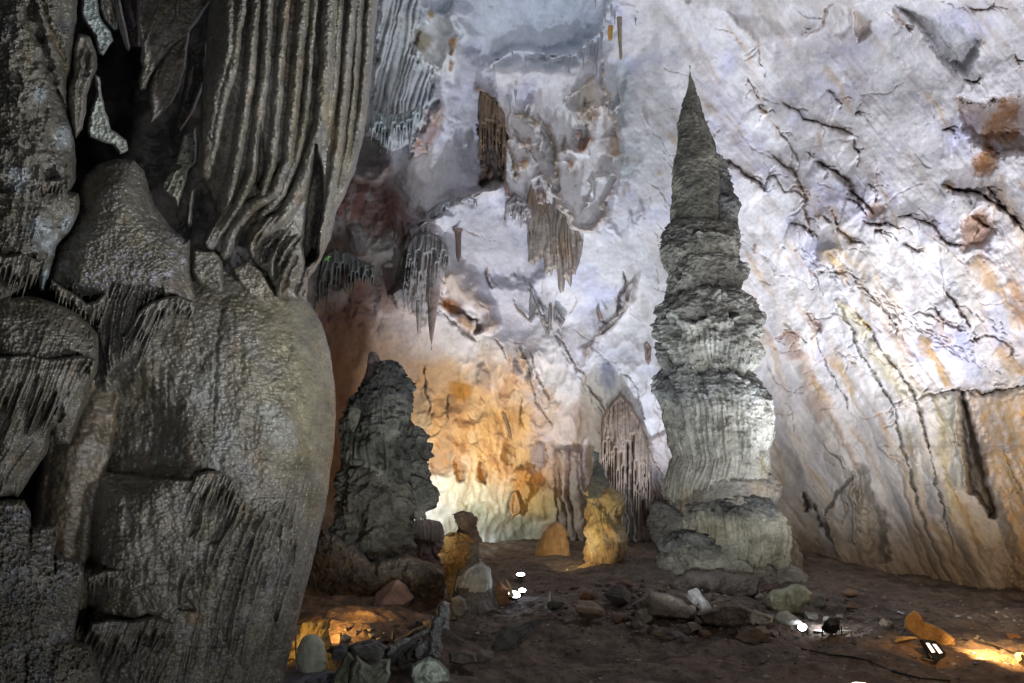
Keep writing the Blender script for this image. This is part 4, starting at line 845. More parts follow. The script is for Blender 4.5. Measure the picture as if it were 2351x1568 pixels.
# lower left draperies
def sc_ll(f):
    flow_base(f, 281, .025, .018)
    a = sstep(740, 900, f.Y + .35 * f.X); f.h += a * (.10 * flute(f.Xw + .42 * f.Y, f.Y, 27, 283, 1.2, 8) + .06 * flute(f.Xw + .40 * f.Y, f.Y, 11, 284, 1.2, 8))
    f.mix(np.s_[:], sstep(760, 860, f.Y) * sstep(960, 860, f.Y) * sstep(0, .4, fbm(f.X / 30, f.Y / 30, 0, 3, 285)) * .7, (.34, .34, .38))
    f.mix(np.s_[:], sstep(800, 700, f.Y) * .5, (.16, .14, .09))
    f.patch(z2((0, 850), (60, 870), (60, 1000), (0, 1100)), -.3, (.08, .07, .06), .7, 5, 3); f.line(z2((400, 950), (370, 1080), (370, 1200)), 8, -.2, (.10, .09, .08), .7)
relief('lower_drapery', z2((-180, 360), (0, 400), (90, 410), (200, 400), (300, 430), (450, 490), (560, 580), (610, 640), (615, 800), (600, 880), (560, 950), (530, 1080), (480, 1200), (430, 1322), (345, 1322), (325, 1250), (290, 1380), (190, 1530)) + z3((140, 370), (110, 412), (70, 400), (0, 420), (-180, 430)),
       7.0, .75, 110, M['flow'], FC, sc_ll, colm, 2.0, 1.8, 26, back=.8, rough=.016)
def sc_bl(f):
    flow_base(f, 291, .04, .035)
    f.h += .05 * (1 - np.abs(perlin(f.X / 8, f.Y / 13, 0, 293)) * 1.6) + .1 * fbm(f.X / 50, f.Y / 80, 0, 3, 295)
    f.mix(np.s_[:], sstep(.0, .5, fbm(f.X / 14, f.Y / 20, 0, 3, 296)) * .5, (.27, .27, .34))
    f.patch(z3((350, 1330), (450, 1310), (560, 1360), (600, 1500), (600, 1700), (280, 1700), (330, 1450)), .12, (.20, .18, .13), .6, 10, 6)
    for p in (((190, 500), (190, 620), (185, 760)), ((345, 600), (345, 700), (340, 900)), ((160, 1360), (170, 1500), (140, 1600))): f.line(z3(*p), 5, -.16, (.10, .09, .08), .6)
    f.patch(z3((340, 590), (200, 600), (190, 760), (340, 760)), -.10, None, 0, 6, 4)
relief('crusted_foot', z3((-180, 430), (60, 425), (150, 430), (188, 500), (195, 600), (270, 590), (350, 588), (352, 650), (340, 760), (430, 790), (500, 810), (525, 880), (510, 1000), (480, 1150), (460, 1300), (560, 1330), (620, 1480), (640, 1700), (560, 2300), (-180, 2300)),
       6.9, .7, 110, M['flow'], FC, sc_bl, colm, 2.0, 2.0, 27, back=.8, rough=.02)
relief('column_backing', z2((300, 1150), (450, 1100), (560, 900), (640, 850), (760, 1000), (700, 1400)) + z3((600, 500), (560, 900), (560, 1400), (200, 1400), (180, 700)), 8.3, .6, 80, M['flow'], (.17, .14, .10), lambda f: flow_base(f, 301), colm, 3.0, 2.0, 28)
# hanging blades and strips at the top -------------------------------------------------------------
def blade(pts, Y, th, rw, lines, seed, c=FC2, w=5, cm=.5):
    def s(f):
        flow_base(f, seed, .008, .008)
        for p in lines: f.line(z1(*p), w, .07, (.34, .31, .29), cm, prof='r')
    relief('hanging_blade', z1(*pts), Y, th, rw, M['flow'], c, s, colm, 1.7, 1.0, seed, rough=.01)
blade(((1340, -640), (1310, 0), (1230, 130), (1170, 210), (1090, 270), (1000, 380), (930, 480), (905, 550), (870, 562), (860, 500), (885, 420), (870, 380), (880, 300), (860, 230), (850, 120), (850, -640)), 7.4, .28, 30,
      (((1310, 0), (1230, 130), (1170, 210), (1060, 280), (1000, 380), (900, 500)), ((860, -100), (870, 150), (890, 260), (900, 330)), ((1010, -100), (980, 80), (930, 200), (900, 280)), ((1120, -100), (1100, 100), (1040, 200))), 311)
blade(((1180, 190), (1150, 420), (1110, 560), (1060, 650), (1020, 690), (935, 768), (938, 700), (930, 600), (935, 470), (1000, 360), (1060, 280)), 7.55, .2, 22, (((1165, 260), (1140, 420), (1090, 590), (1020, 690)), ((1040, 340), (1000, 450), (980, 560))), 313, (.24, .21, .18), 3)
blade(((700, -640), (740, -640), (745, 0), (775, 120), (810, 290), (800, 320), (780, 300), (740, 180), (715, 60)), 7.6, .12, 12, (((730, 0), (760, 150), (795, 300)),), 315)
blade(((600, -640), (705, -640), (705, 0), (735, 150), (700, 180), (650, 130), (620, 50)), 7.7, .2, 18, (((660, -50), (680, 120)),), 317, (.22, .2, .17))
blade(((1180, 300), (1290, 250), (1280, 500), (1200, 700), (1120, 820), (1090, 800), (1130, 600)), 8.5, .2, 22, (((1200, 400), (1150, 650)),), 319, (.10, .095, .085))
blade(((740, -640), (860, -640), (880, 100), (870, 290), (810, 290), (770, 60)), 8.3, .15, 20, (((800, 0), (830, 200)),), 321, (.14, .11, .12))
def pale(f): f.h += .05 * (1 - np.abs(perlin(f.X / 9, f.Y / 8, 0, 323)) * 1.5); f.mix(np.s_[:], sstep(0, .4, fbm(f.X / 8, f.Y / 8, 0, 3, 324)) * .5, (.22, .27, .27))
relief('pale_crust', z1((500, -640), (615, -640), (612, 80), (640, 140), (690, 190), (700, 250), (640, 345), (605, 330), (590, 230), (550, 180), (515, 100), (500, 0)), 7.6, .2, 16, M['flow'], (.42, .47, .46), pale, colm, 1.7, 3.0, 31)
relief('pale_crust', z1((585, 460), (615, 480), (635, 600), (650, 680), (690, 800), (750, 840), (790, 870), (795, 930), (750, 955), (690, 900), (620, 880), (560, 850), (540, 790), (545, 730), (580, 650), (600, 560)), 7.7, .2, 16, M['flow'], (.44, .46, .41), pale, colm, 1.7, 3.0, 32)
relief('pale_crust', z1((700, 135), (730, 130), (735, 180), (710, 190), (690, 170)), 7.6, .06, 6, M['flow'], (.42, .47, .46), pale, colm, 1.7, 2, 33)
def ff_(f):
    pale(f)
    for p in (((1100, 1060), (1060, 1150), (1030, 1200)), ((1130, 1080), (1090, 1180), (1070, 1240)), ((1160, 1080), (1130, 1200), (1110, 1260)), ((1200, 820), (1190, 940), (1180, 1020))): f.line(z1(*p), 4, .08, prof='r')
relief('pale_crust', z1((1140, 830), (1215, 790), (1225, 900), (1215, 1010), (1170, 1060), (1150, 1140), (1120, 1240), (1108, 1285), (1080, 1240), (1000, 1175), (1010, 1130), (1060, 1060), (1120, 1030), (1085, 1020), (1120, 900)), 8.0, .2, 16, M['flow'], (.33, .32, .26), ff_, colm, 1.7, 2.0, 34)
relief('hanging_blade', z2((1200, 110), (1340, 120), (1380, 190), (1395, 330), (1395, 440), (1340, 470), (1325, 380), (1230, 330), (1190, 250)), 7.9, .25, 26, M['flow'], FC, lambda f: flow_base(f, 341, .03), colm, 1.8, 1.5, 35)
relief('hanging_blade', z2((1440, 230), (1540, 180), (1640, 250), (1700, 380), (1710, 440), (1600, 450), (1540, 400), (1470, 320)), 8.0, .25, 26, M['flow'], (.20, .18, .14), lambda f: flow_base(f, 343, .03), colm, 1.8, 1.5, 36)
# back of the hollow between the masses: added backdrop, coloured dark for the unlit recess
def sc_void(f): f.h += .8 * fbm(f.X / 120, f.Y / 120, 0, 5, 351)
relief('column_backing', [(-400, -300), (620, -300), (700, 60), (640, 400), (700, 900), (600, 1400), (-400, 1500)], 14.5, .8, 200, M['dark'], (.06, .055, .05), sc_void, colm, 8.0, 6.0, 37, rough=.05)
def fringe(top, lens, Y, seed, lean=.25, tw=9, th=.16, c=FC2, per=9):
    poly = fringe_poly(top, lens, lean, tw, seed)
    def s(f):
        flow_base(f, seed, .012, .01); f.h += .07 * flute(f.Xw + lean * f.Y, f.Y, per, seed, .7, 14) + .05 * flute(f.Xw + lean * f.Y, f.Y, per * 2.6, seed + 1, .7, 10)
    relief('drip_fringe', poly, Y, th, 15, M['flow'], c, s, colm, 1.6, 1.0, seed, rough=.012, warp=2)
fringe(z2((860, 500), (930, 440), (1020, 410), (1120, 400), (1200, 430), (1215, 470)), [90, 120, 90, 60, 40], 7.15, 371, .45, 9)
fringe(z2((320, 300), (400, 350), (480, 400), (540, 450), (600, 430), (660, 380)), [40, 60, 80, 90, 70], 7.1, 372, .2, 8)
fringe(z2((-60, 780), (60, 770), (180, 760), (300, 790), (420, 780), (540, 770), (600, 800)), [200, 170, 230, 190, 220, 130, 70], 6.3, 373, .4, 14, .2, FC, 11)
fringe(z2((-60, 120), (40, 150), (140, 130), (230, 180), (300, 160)), [110, 90, 100, 60], 6.4, 374, .35, 12, .18, FC, 11)
fringe(z3((540, 900), (660, 860), (800, 850), (940, 840), (1090, 850)), [50, 60, 45, 40, 45], 7.45, 375, .1, 12, .10, FC, 12)
fringe(z3((1215, 270), (1290, 250), (1370, 250), (1450, 300), (1530, 420)), [130, 110, 130, 90, 80], 7.3, 376, .45, 9, .07, FC, 8)
fringe(z3((560, 1190), (680, 1170), (820, 1180), (960, 1150), (1080, 1190)), [90, 110, 120, 100, 70], 7.42, 377, .4, 13, .10, FC, 11)
fringe(z1((0, 900), (100, 930), (200, 1000), (290, 1120), (360, 1110), (440, 1090)), [90, 80, 70, 50, 60], 6.35, 378, .2, 13, .14, FC, 11)
# fern
fern_c = W(750, 590, 7.7)
V = []; FQ = []
rr = random.Random(4)
for k in range(7):
    a = rr.uniform(-2.4, .6); L_ = rr.uniform(.02, .045); o_ = np.array(fern_c) + [rr.uniform(-.01, .01), rr.uniform(-.02, .02), rr.uniform(-.012, .012)]
    dx_, dz_ = math.cos(a) * L_, math.sin(a) * L_; n_ = len(V)
    V += [o_, o_ + [dx_ * .5 - dz_ * .35, -.006, dz_ * .5 + dx_ * .35], o_ + [dx_, .004, dz_], o_ + [dx_ * .5 + dz_ * .35, -.008, dz_ * .5 - dx_ * .35]]; FQ.append([n_, n_ + 1, n_ + 2, n_ + 3])
fern = make_mesh('fern', np.array(V), FQ, None, plain_mat('fern_green', (.10, .28, .05), .5), smooth=False); recenter(fern)
tag(fern, 'tiny bright green fern growing on the right edge of the wet fluted column', 'fern')
# ================================================================== OTHER STALAGMITES
DY = 24.0
dk = empty('dark_stalagmite', [float(v) for v in W(860, 1345, DY)], 'broad blackish stalagmite crusted with layered lips, standing between the wet column and the pale wall', 'stalagmite')
K1, K2, KD = (.13, .13, .12), (.23, .23, .21), (.03, .03, .03)
revolve('knob', [(808, 850, 862), (814, 845, 870), (830, 842, 876), (856, 840, 880), (880, 836, 884)], DY, M['dark'], crust_col((.25, .20, .18), (.32, .27, .24), (.15, .12, .1), 50, dk=.3), crust_disp(.05, 2, .05, .05, .1, 50, .1), dk, nt=110, dy=1.8)
revolve('upper_tier', [(826, 880, 915), (830, 860, 926), (838, 852, 934), (856, 838, 942), (886, 816, 950), (918, 796, 954), (950, 788, 957), (985, 786, 960), (1010, 784, 966), (1060, 784, 972), (1110, 786, 976)], DY, M['dark'],
        crust_col(K1, (.30, .30, .27), KD, 51, dk=.9), crust_disp(.14, 1.2, .15, .20, .20, 51, .26, (.25, .9)), dk, nt=320, dy=1.7)
revolve('side_lobe', [(978, 940, 962), (990, 934, 978), (1018, 930, 986), (1050, 925, 989), (1078, 925, 992), (1100, 925, 993), (1126, 930, 1008), (1145, 935, 1010), (1160, 938, 1008), (1172, 945, 985), (1190, 950, 985)], DY - .3, M['dark'],
        crust_col((.16, .16, .15), (.26, .26, .25), KD, 53, dk=.5), crust_disp(.15, 2.6, .18, .08, .13, 53, .25), dk, nt=220, dy=1.7, teeth=8, tseed=53)
revolve('lower_tier', [(1070, 800, 940), (1082, 775, 960), (1100, 760, 966), (1140, 756, 968), (1191, 750, 962), (1240, 738, 952), (1288, 724, 950), (1330, 716, 942), (1380, 706, 936), (1430, 700, 930)], DY - .2, M['dark'],
        crust_col((.105, .10, .085), (.18, .17, .15), KD, 55, dk=.6), crust_disp(.20, 1.1, .17, .20, .22, 55, .4, (.3, 1.2)), dk, nt=380, dy=1.9)
revolve('hanging_shell', [(934, 803, 812), (940, 800, 828), (955, 798, 828), (975, 802, 820), (992, 808, 812)], DY - 2.1, M['dark'], crust_col((.25, .24, .21), (.32, .31, .28), KD, 57, dk=.2), crust_disp(.03, 2, .04, .06, .1, 57, .05), dk, nt=90, dy=1.6, depth=.4)
ft = empty('pinkish_stalagmite_stump', [float(v) for v in W(985, 1300, 26)], 'low pinkish fluted stump right of the blackish stalagmite, below the pale wall', 'stalagmite')
revolve('cap', [(1192, 960, 990), (1196, 946, 1010), (1206, 940, 1018), (1222, 940, 1020), (1240, 946, 1016)], 26, M['stal'], crust_col((.24, .20, .19), (.3, .25, .23), (.1, .08, .08), 59, dk=.3), crust_disp(.05, 2, .05, .12, .13, 59, .1, (0, .5)), ft, nt=180, dy=1.7, teeth=6, tseed=59)
revolve('foot', [(1228, 945, 1020), (1250, 938, 1028), (1280, 930, 1040), (1320, 920, 1050), (1360, 905, 1060)], 26.1, M['stal'], crust_col((.20, .14, .12), (.26, .19, .16), (.08, .06, .05), 60, dk=.3), crust_disp(.05, 2, .08, .05, .2, 60, .2), ft, nt=180, dy=2)

# tiered stalagmite in the middle, amber and white lamplight put into its colours
AY = 21.0
am = empty('amber_lit_stalagmite', [float(v) for v in W(1070, 1390, AY)], 'short stalagmite, amber lit ragged lips left, white lit fluted bell right, beside the glowing lamps', 'stalagmite')
revolve('cap', [(1172, 1058, 1066), (1176, 1047, 1080), (1186, 1045, 1090), (1200, 1048, 1096), (1212, 1050, 1098), (1226, 1044, 1100), (1246, 1040, 1102)], AY, M['stal'], crust_col((.17, .12, .09), (.21, .15, .12), (.07, .05, .04), 61, dk=.4), crust_disp(.10, 3, .12, .05, .15, 61, .14), am, nt=130, dy=1.5)
revolve('neck', [(1218, 1052, 1094), (1240, 1046, 1098), (1262, 1040, 1100), (1290, 1036, 1104), (1320, 1036, 1108)], AY, M['stal'], crust_col((.16, .15, .12), (.24, .22, .18), (.06, .05, .04), 62, dk=.4), crust_disp(.08, 4, .08, .06, .15, 62, .12), am, nt=160, dy=1.6)
revolve('ragged_lip', [(1222, 1030, 1056), (1230, 1021, 1070), (1244, 1020, 1076), (1258, 1018, 1078), (1270, 1013, 1078), (1290, 1011, 1072), (1304, 1013, 1062), (1320, 1020, 1050), (1334, 1027, 1040)], AY - .3, M['stal'], crust_col((.34, .20, .07), (.42, .27, .10), (.10, .06, .03), 63, dk=.6), crust_disp(.14, 4, .16, .08, .12, 63, .12, (.5, 1)), am, nt=200, dy=1.4, teeth=7, tseed=63)
for (y0_, xa_, xb_, xc_, xd_, ln_, yo_, sd_) in ((1222, 1034, 1070, 1026, 1078, 34, -.15, 161), (1240, 1026, 1070, 1018, 1078, 38, -.28, 162), (1262, 1022, 1062, 1012, 1070, 46, -.36, 163), (1300, 1024, 1046, 1020, 1048, 70, -.3, 165)):
    revolve('ragged_lip', [(y0_, xa_ + 8, xb_ - 8), (y0_ + 3, xa_, xb_), (y0_ + 7, xc_, xd_), (y0_ + ln_ * .6, xc_ + 2, xd_ - 4), (y0_ + ln_, xc_ + 8, xd_ - 12)], AY + yo_, M['stal'], crust_col((.36, .21, .075), (.44, .30, .13), (.08, .05, .03), sd_, dk=.8), crust_disp(.1, 4, .16, .16, .10, sd_, .14, (-.1, .4)), am, nt=150, dy=1.3, teeth=12, tseed=sd_)
revolve('white_lit_bell', [(1284, 1100, 1106), (1292, 1092, 1114), (1304, 1070, 1122), (1320, 1054, 1128), (1334, 1046, 1130), (1346, 1040, 1129), (1356, 1040, 1122)], AY - .15, M['stal'], crust_col((.50, .52, .47), (.58, .60, .56), (.13, .13, .12), 65, dk=.4), crust_disp(.08, 3, .10, .12, .12, 65, .1, (.1, .5)), am, nt=220, dy=1.4, teeth=4, tseed=65)
revolve('foot', [(1336, 1046, 1118), (1350, 1040, 1126), (1375, 1032, 1134), (1392, 1026, 1144), (1410, 1016, 1156)], AY - .1, M['stal'], crust_col((.11, .105, .10), (.17, .16, .15), (.05, .045, .04), 66, dk=.4), crust_disp(.05, 3, .08, .10, .15, 66, .15), am, nt=180, dy=1.6)
# yellow stalagmite
YY_ = 27.5
ye = empty('yellow_stalagmite', [float(v) for v in W(1392, 1318, YY_)], 'stout yellow-green stalagmite with a dark conical tip, left of the towering spire', 'stalagmite')
revolve('tip', [(1036, 1361, 1369), (1040, 1358, 1375), (1050, 1357, 1377), (1060, 1360, 1376), (1072, 1356, 1383), (1085, 1351, 1389), (1100, 1347, 1397), (1118, 1343, 1406), (1145, 1340, 1414)], YY_, M['stal'], crust_col((.12, .125, .11), (.17, .17, .15), (.05, .05, .05), 71, dk=.4), crust_disp(.08, 2, .08, .03, .2, 71, .2), ye, nt=140, dy=1.5)
revolve('shoulder', [(1100, 1362, 1388), (1110, 1356, 1398), (1118, 1350, 1408), (1126, 1343, 1420), (1136, 1338, 1428), (1150, 1337, 1430), (1170, 1339, 1429), (1190, 1341, 1426), (1215, 1342, 1434), (1228, 1342, 1440), (1250, 1342, 1441), (1270, 1342, 1445), (1285, 1343, 1447), (1298, 1345, 1440), (1325, 1350, 1436)], YY_ - .1, M['stal'],
        crust_col((.32, .21, .10), (.42, .34, .22), (.12, .10, .07), 73, yel=(.34, .28, .07), dk=.5), crust_disp(.10, 1.2, .08, .07, .22, 73, .36, (.1, .5)), ye, nt=240, dy=1.6)
revolve('foot', [(1288, 1350, 1380), (1296, 1330, 1400), (1306, 1310, 1440), (1318, 1290, 1452), (1335, 1280, 1470)], YY_ - .4, M['stal'], crust_col((.36, .22, .09), (.40, .27, .13), (.12, .08, .05), 75, dk=.3), crust_disp(.02, 1.2, .04, .03, .3, 75, .2), ye, nt=200, dy=1.8, depth=.5)
do = revolve('tan_dome', [(1198, 1268, 1284), (1204, 1256, 1296), (1220, 1246, 1306), (1245, 1238, 1312), (1270, 1232, 1314), (1295, 1227, 1316), (1320, 1222, 1318)], 29.5, M['stal'], crust_col((.40, .24, .11), (.44, .29, .15), (.2, .12, .06), 77, dk=.2), crust_disp(.02, 1, .03, .03, .3, 77, .15), None, nt=160, dy=2)
tag(do, 'smooth tan dome leaning at the wall foot, left of the yellow-green stalagmite', 'stalagmite')
# pale egg and ochre rock behind it (lower left)
eg = empty('egg_stalagmite', [float(v) for v in W(722, 1545, 12.2)], 'smooth pale green egg-shaped stalagmite at the foot of the wet column', 'stalagmite')
revolve('body', [(1458, 702, 728), (1462, 696, 734), (1472, 690, 740), (1486, 685, 746), (1505, 683, 750), (1520, 684, 752), (1535, 688, 753), (1550, 690, 753), (1575, 688, 756)], 12.2, M['stal'], crust_col((.52, .54, .42), (.58, .59, .47), (.3, .3, .22), 81, dk=.3), crust_disp(.01, 3, .04, 0, .2, 81, .07), eg, nt=160, dy=1.6)
revolve('foot', [(1538, 690, 750), (1545, 672, 768), (1552, 655, 780), (1566, 640, 790), (1600, 630, 800), (1660, 620, 810)], 12.2, M['stal'], crust_col((.22, .21, .23), (.28, .27, .29), (.1, .1, .1), 82, dk=.3), crust_disp(.02, 1, .03, 0, .2, 82, .12), eg, nt=180, dy=1.8)
oc = empty('ochre_crag', [float(v) for v in W(710, 1500, 13.6)], 'knobbly golden ochre crag behind the egg-shaped stalagmite', 'rock')
revolve('crag', [(1426, 705, 718), (1430, 692, 728), (1440, 686, 734), (1460, 678, 738), (1480, 668, 742), (1520, 660, 745), (1580, 650, 750)], 13.6, M['stal'], crust_col((.42, .27, .08), (.48, .33, .12), (.12, .08, .04), 83, dk=.6), crust_disp(.08, 5, .14, .02, .15, 83, .16), oc, nt=200, dy=1.6)
revolve('crag', [(1421, 742, 764), (1426, 728, 763), (1436, 724, 760), (1450, 716, 758), (1475, 712, 764), (1500, 716, 772), (1560, 716, 776)], 13.3, M['stal'], crust_col((.36, .22, .08), (.42, .28, .1), (.12, .08, .04), 85, dk=.6), crust_disp(.05, 4, .12, .05, .1, 85, .14), oc, nt=160, dy=1.6)
def mini(name, px, y0, y1, w, Y, c, label, seed, lean=0):
    o = revolve(name, [(y0, px + lean - .8, px + lean + .8), (y0 + (y1 - y0) * .15, px + lean * .8 - w * .3, px + lean * .8 + w * .3), (y0 + (y1 - y0) * .6, px + lean * .3 - w * .4, px + lean * .3 + w * .42), (y1, px - w * .55, px + w * .55), (y1 + 6, px - w * .8, px + w * .8)], Y, M['stal'],
                crust_col(c, tuple(min(.8, k * 1.2) for k in c), tuple(k * .4 for k in c), seed, dk=.3), crust_disp(.02, 4, .05, .02, .1, seed, .04), None, nt=60, dy=1.2)
    tag(o, label, 'stalagmite'); return o
mini('slender_stalagmite', 783, 1451, 1482, 7, 13.5, (.45, .24, .08), 'slender orange candle of dripstone right of the golden crag', 91)
mini('slender_stalagmite', 903, 1446, 1470, 9, 14.5, (.14, .13, .13), 'stubby dark finger of dripstone on the amber bank', 92)
mini('slender_stalagmite', 908, 1434, 1444, 5, 16, (.2, .14, .1), 'tiny pointed bump of dripstone at the top of the amber bank', 93)
mini('slender_stalagmite', 1174, 1330, 1364, 10, 19.2, (.55, .47, .30), 'small cream twisted stalagmite just left of the glowing floor lamps', 94, -12)
mini('slender_stalagmite', 1260, 1357, 1384, 7, 19.4, (.62, .60, .50), 'small bright white stalagmite on a dark stone right of the glowing floor lamps', 95, 3)
mini('slender_stalagmite', 1252, 1368, 1390, 5, 19.2, (.5, .48, .42), 'short off-white splinter leaning beside the bright white stalagmite', 96, 4)

# ================================================================== STALACTITES ON THE WALL
def hang(name, prof, Yo, c1, c2, label, seed, fl=.05, teeth=0, mat='stal', depth=.8, cat='stalactite', group=None):
    m = (prof[0][1] + prof[0][2]) / 2; Y = wallY(m, prof[0][0]) - Yo
    o = revolve(name, prof, Y, M[mat], crust_col(c1, c2, tuple(k * .35 for k in c1), seed, dk=.4), crust_disp(.03, 1.5, .05, fl, .12, seed, .10, (-.2, .2)), None, nt=110, dy=1.8, depth=depth, teeth=teeth, tseed=seed)
    tag(o, label, cat, group); return o
hang('stalactite', [(585, 985, 1014), (600, 982, 1016), (640, 978, 1014), (680, 978, 1008), (720, 980, 1004), (760, 984, 998), (790, 988, 993), (803, 990, 991)], .5, (.26, .19, .17), (.30, .27, .26), 'long tapering brownish stalactite that ends in a needle above the amber lit wall patch', 401)
hang('stalactite', [(690, 955, 966), (720, 955, 965), (750, 957, 962), (770, 959, 960)], .4, (.30, .26, .24), (.36, .32, .3), 'short thin stalactite close left of the long tapering brown one', 402)
hang('stalactite', [(526, 1036, 1062), (532, 1043, 1060), (560, 1045, 1059), (590, 1047, 1058), (601, 1051, 1055)], .5, (.13, .09, .07), (.17, .12, .10), 'short blunt dark brown stalactite hanging in the round alcove of the wall', 403, .03)
hang('stalactite', [(40, 1416, 1428), (60, 1417, 1428), (100, 1419, 1428), (130, 1421, 1430), (137, 1423, 1428)], .6, (.26, .21, .13), (.30, .25, .17), 'thin olive brown stalactite pipe hanging near the top edge above the wall cells', 404, .02)
hang('stalactite', [(60, 1396, 1408), (75, 1394, 1407), (92, 1397, 1405)], .5, (.50, .28, .07), (.55, .34, .12), 'short orange stalactite stub beside the thin olive pipe near the top edge', 405, .02)
# curtain with a toothed hem
def sc_dr(f):
    f.h += .30 * flute(f.Xw, f.Y, 9, 411, .9, 12) + .12 * flute(f.Xw, f.Y, 24, 412, .9, 10)
    f.mix(np.s_[:], sstep(.0, .4, fbm(f.X / 18, f.Y / 90, 0, 4, 413)) * .8, (.30, .20, .13)); f.mix(np.s_[:], sstep(.1, .5, fbm(f.X / 12, f.Y / 60, 0, 4, 414)) * .6, (.45, .42, .38))
d1 = relief('toothed_drapery', z5((1305, -180), (1330, -300), (1400, -330), (1440, -240), (1500, -220), (1580, -90), (1625, -60), (1668, 60), (1640, 200), (1615, 280), (1600, 260), (1590, 352), (1575, 330), (1555, 290), (1545, 370), (1522, 384), (1508, 350), (1500, 235), (1480, 240), (1468, 285), (1455, 240), (1440, 268), (1425, 255), (1420, 180), (1410, 150), (1395, 200), (1380, 178), (1360, 215), (1345, 205), (1322, 190), (1318, 0)),
       wallY(1275, 560) - .25, .35, 22, M['stal'], (.33, .28, .24), sc_dr, None, 1.6, 1.5, 41, warp=2, rough=.03)
def blade_on_wall(poly, label, seed, c=(.27, .26, .26), th=.25, Yo=.45):
    x = sum(p[0] for p in poly) / len(poly); y = sum(p[1] for p in poly) / len(poly)
    def s(f): f.h += .10 * flute(f.Xw * .9 + .3 * f.Y, f.Y, 7, seed, .9, 12); f.mix(np.s_[:], sstep(0, .5, fbm(f.X / 9, f.Y / 30, 0, 3, seed)) * .6, tuple(k * .55 for k in c))
    o = relief('stalactite', poly, wallY(x, y) - Yo, th, 9, M['stal'], c, s, None, 1.6, .8, seed, warp=1.5, rough=.03); tag(o, label, 'stalactite'); return o
tag(d1, 'grey brown stone drapery with a toothed hem hanging in the middle of the pale wall', 'drapery')
blade_on_wall(z5((1335, 335), (1350, 380), (1375, 440), (1400, 500), (1420, 560), (1400, 540), (1370, 530), (1345, 570), (1325, 555), (1330, 450)), 'sharp grey fin pointing upward, left of a cluster of three on the pale wall', 421)
blade_on_wall(z5((1230, 430), (1260, 480), (1300, 520), (1335, 555), (1340, 572), (1300, 540), (1260, 500)), 'thin dark sliver leaning against the foot of the sharp grey fin', 422, (.3, .26, .22), .12)
blade_on_wall(z5((1385, 520), (1420, 520), (1440, 570), (1448, 560), (1450, 450), (1468, 470), (1470, 560), (1455, 640), (1445, 665), (1425, 620), (1400, 560)), 'grey double blade pointing down, middle of the cluster of three on the pale wall', 423, (.33, .30, .28))
blade_on_wall(z5((1480, 470), (1495, 458), (1520, 500), (1540, 530), (1556, 548), (1540, 580), (1520, 605), (1500, 560), (1480, 560)), 'ragged grey flag of stone, right of the cluster of three on the pale wall', 424)
blade_on_wall(z5((1752, 440), (1765, 480), (1790, 550), (1770, 552)), 'tiny pointed tan chip right of the stone cluster on the pale wall', 425, (.38, .28, .22), .1)
blade_on_wall(z9((610, 390), (640, 430), (670, 520), (690, 630), (660, 580), (630, 480)), 'thin dark needle slanting across the amber lit wall patch', 426, (.30, .20, .12), .15, .5)
blade_on_wall(z9((660, 1090), (680, 1010), (720, 990), (740, 1060), (755, 1130), (745, 1165), (710, 1180), (685, 1205), (665, 1150)), 'brown torn drapery stub hanging low on the amber lit wall', 427, (.36, .22, .10), .4, .8)
blade_on_wall(z5((2040, 700), (2060, 680), (2090, 720), (2085, 800), (2070, 835), (2050, 800)), 'small brown fringe of stone between the wall and the left edge of the towering stalagmite', 428, (.33, .25, .22), .2, .8)
def wall_fringe(top, lens, label, seed, c, lean=.1, tw=8, Yo=.35):
    x, y = top[len(top) // 2]
    def s(f): f.h += .22 * flute(f.Xw + lean * f.Y, f.Y, 7, seed, .8, 12) + .12 * flute(f.Xw, f.Y, 19, seed + 1, .8, 9); f.mix(np.s_[:], sstep(0, .4, fbm(f.X / 14, f.Y / 60, 0, 4, seed)) * .7, tuple(k * .6 for k in c))
    o = relief('stone_fringe', fringe_poly(top, lens, lean, tw, seed), wallY(x, y) - Yo, .3, 12, M['stal'], c, s, None, 1.6, 1.2, seed, warp=2, rough=.03); tag(o, label, 'drapery')
wall_fringe([(955, 520), (975, 490), (1005, 466), (1040, 452), (1075, 450), (1095, 458)], [70, 60, 45, 35, 22], 'grey ledge of stone fringe above the short blunt stalactite in the alcove', 431, (.38, .38, .40))
wall_fringe([(935, 560), (950, 540), (985, 530), (1015, 545), (1030, 570)], [110, 140, 120, 70], 'ragged grey brown curtain that the longest brown stalactite hangs in front of', 432, (.27, .25, .24))
wall_fringe([(852, 250), (880, 262), (910, 262), (940, 255), (965, 240)], [70, 95, 80, 60], 'lower pale grey hem of the high draperies next to the fluted column', 433, (.42, .46, .46))
wall_fringe([(735, 590), (765, 570), (800, 580), (835, 600), (860, 610)], [130, 110, 90, 60], 'dim grey curtain in the shade right of the fern', 434, (.15, .15, .14))
wall_fringe([(1100, 205), (1115, 208), (1140, 230), (1160, 262)], [170, 200, 130, 160], 'brown hanging ribs filling the dark slot in the upper wall', 435, (.22, .15, .10), 0, 9, -.1)
wall_fringe([(1160, 470), (1180, 440), (1205, 455), (1220, 480)], [60, 70, 60], 'lilac grey fringe left of the big toothed drapery', 436, (.36, .33, .33))
wall_fringe([(1380, 960), (1400, 925), (1425, 900), (1450, 930), (1475, 970), (1490, 1030)], [240, 300, 330, 280, 220], 'tall dark fluted curtain on the wall between the yellowish and the towering stalagmites', 437, (.25, .19, .145), .0, 10, .3)
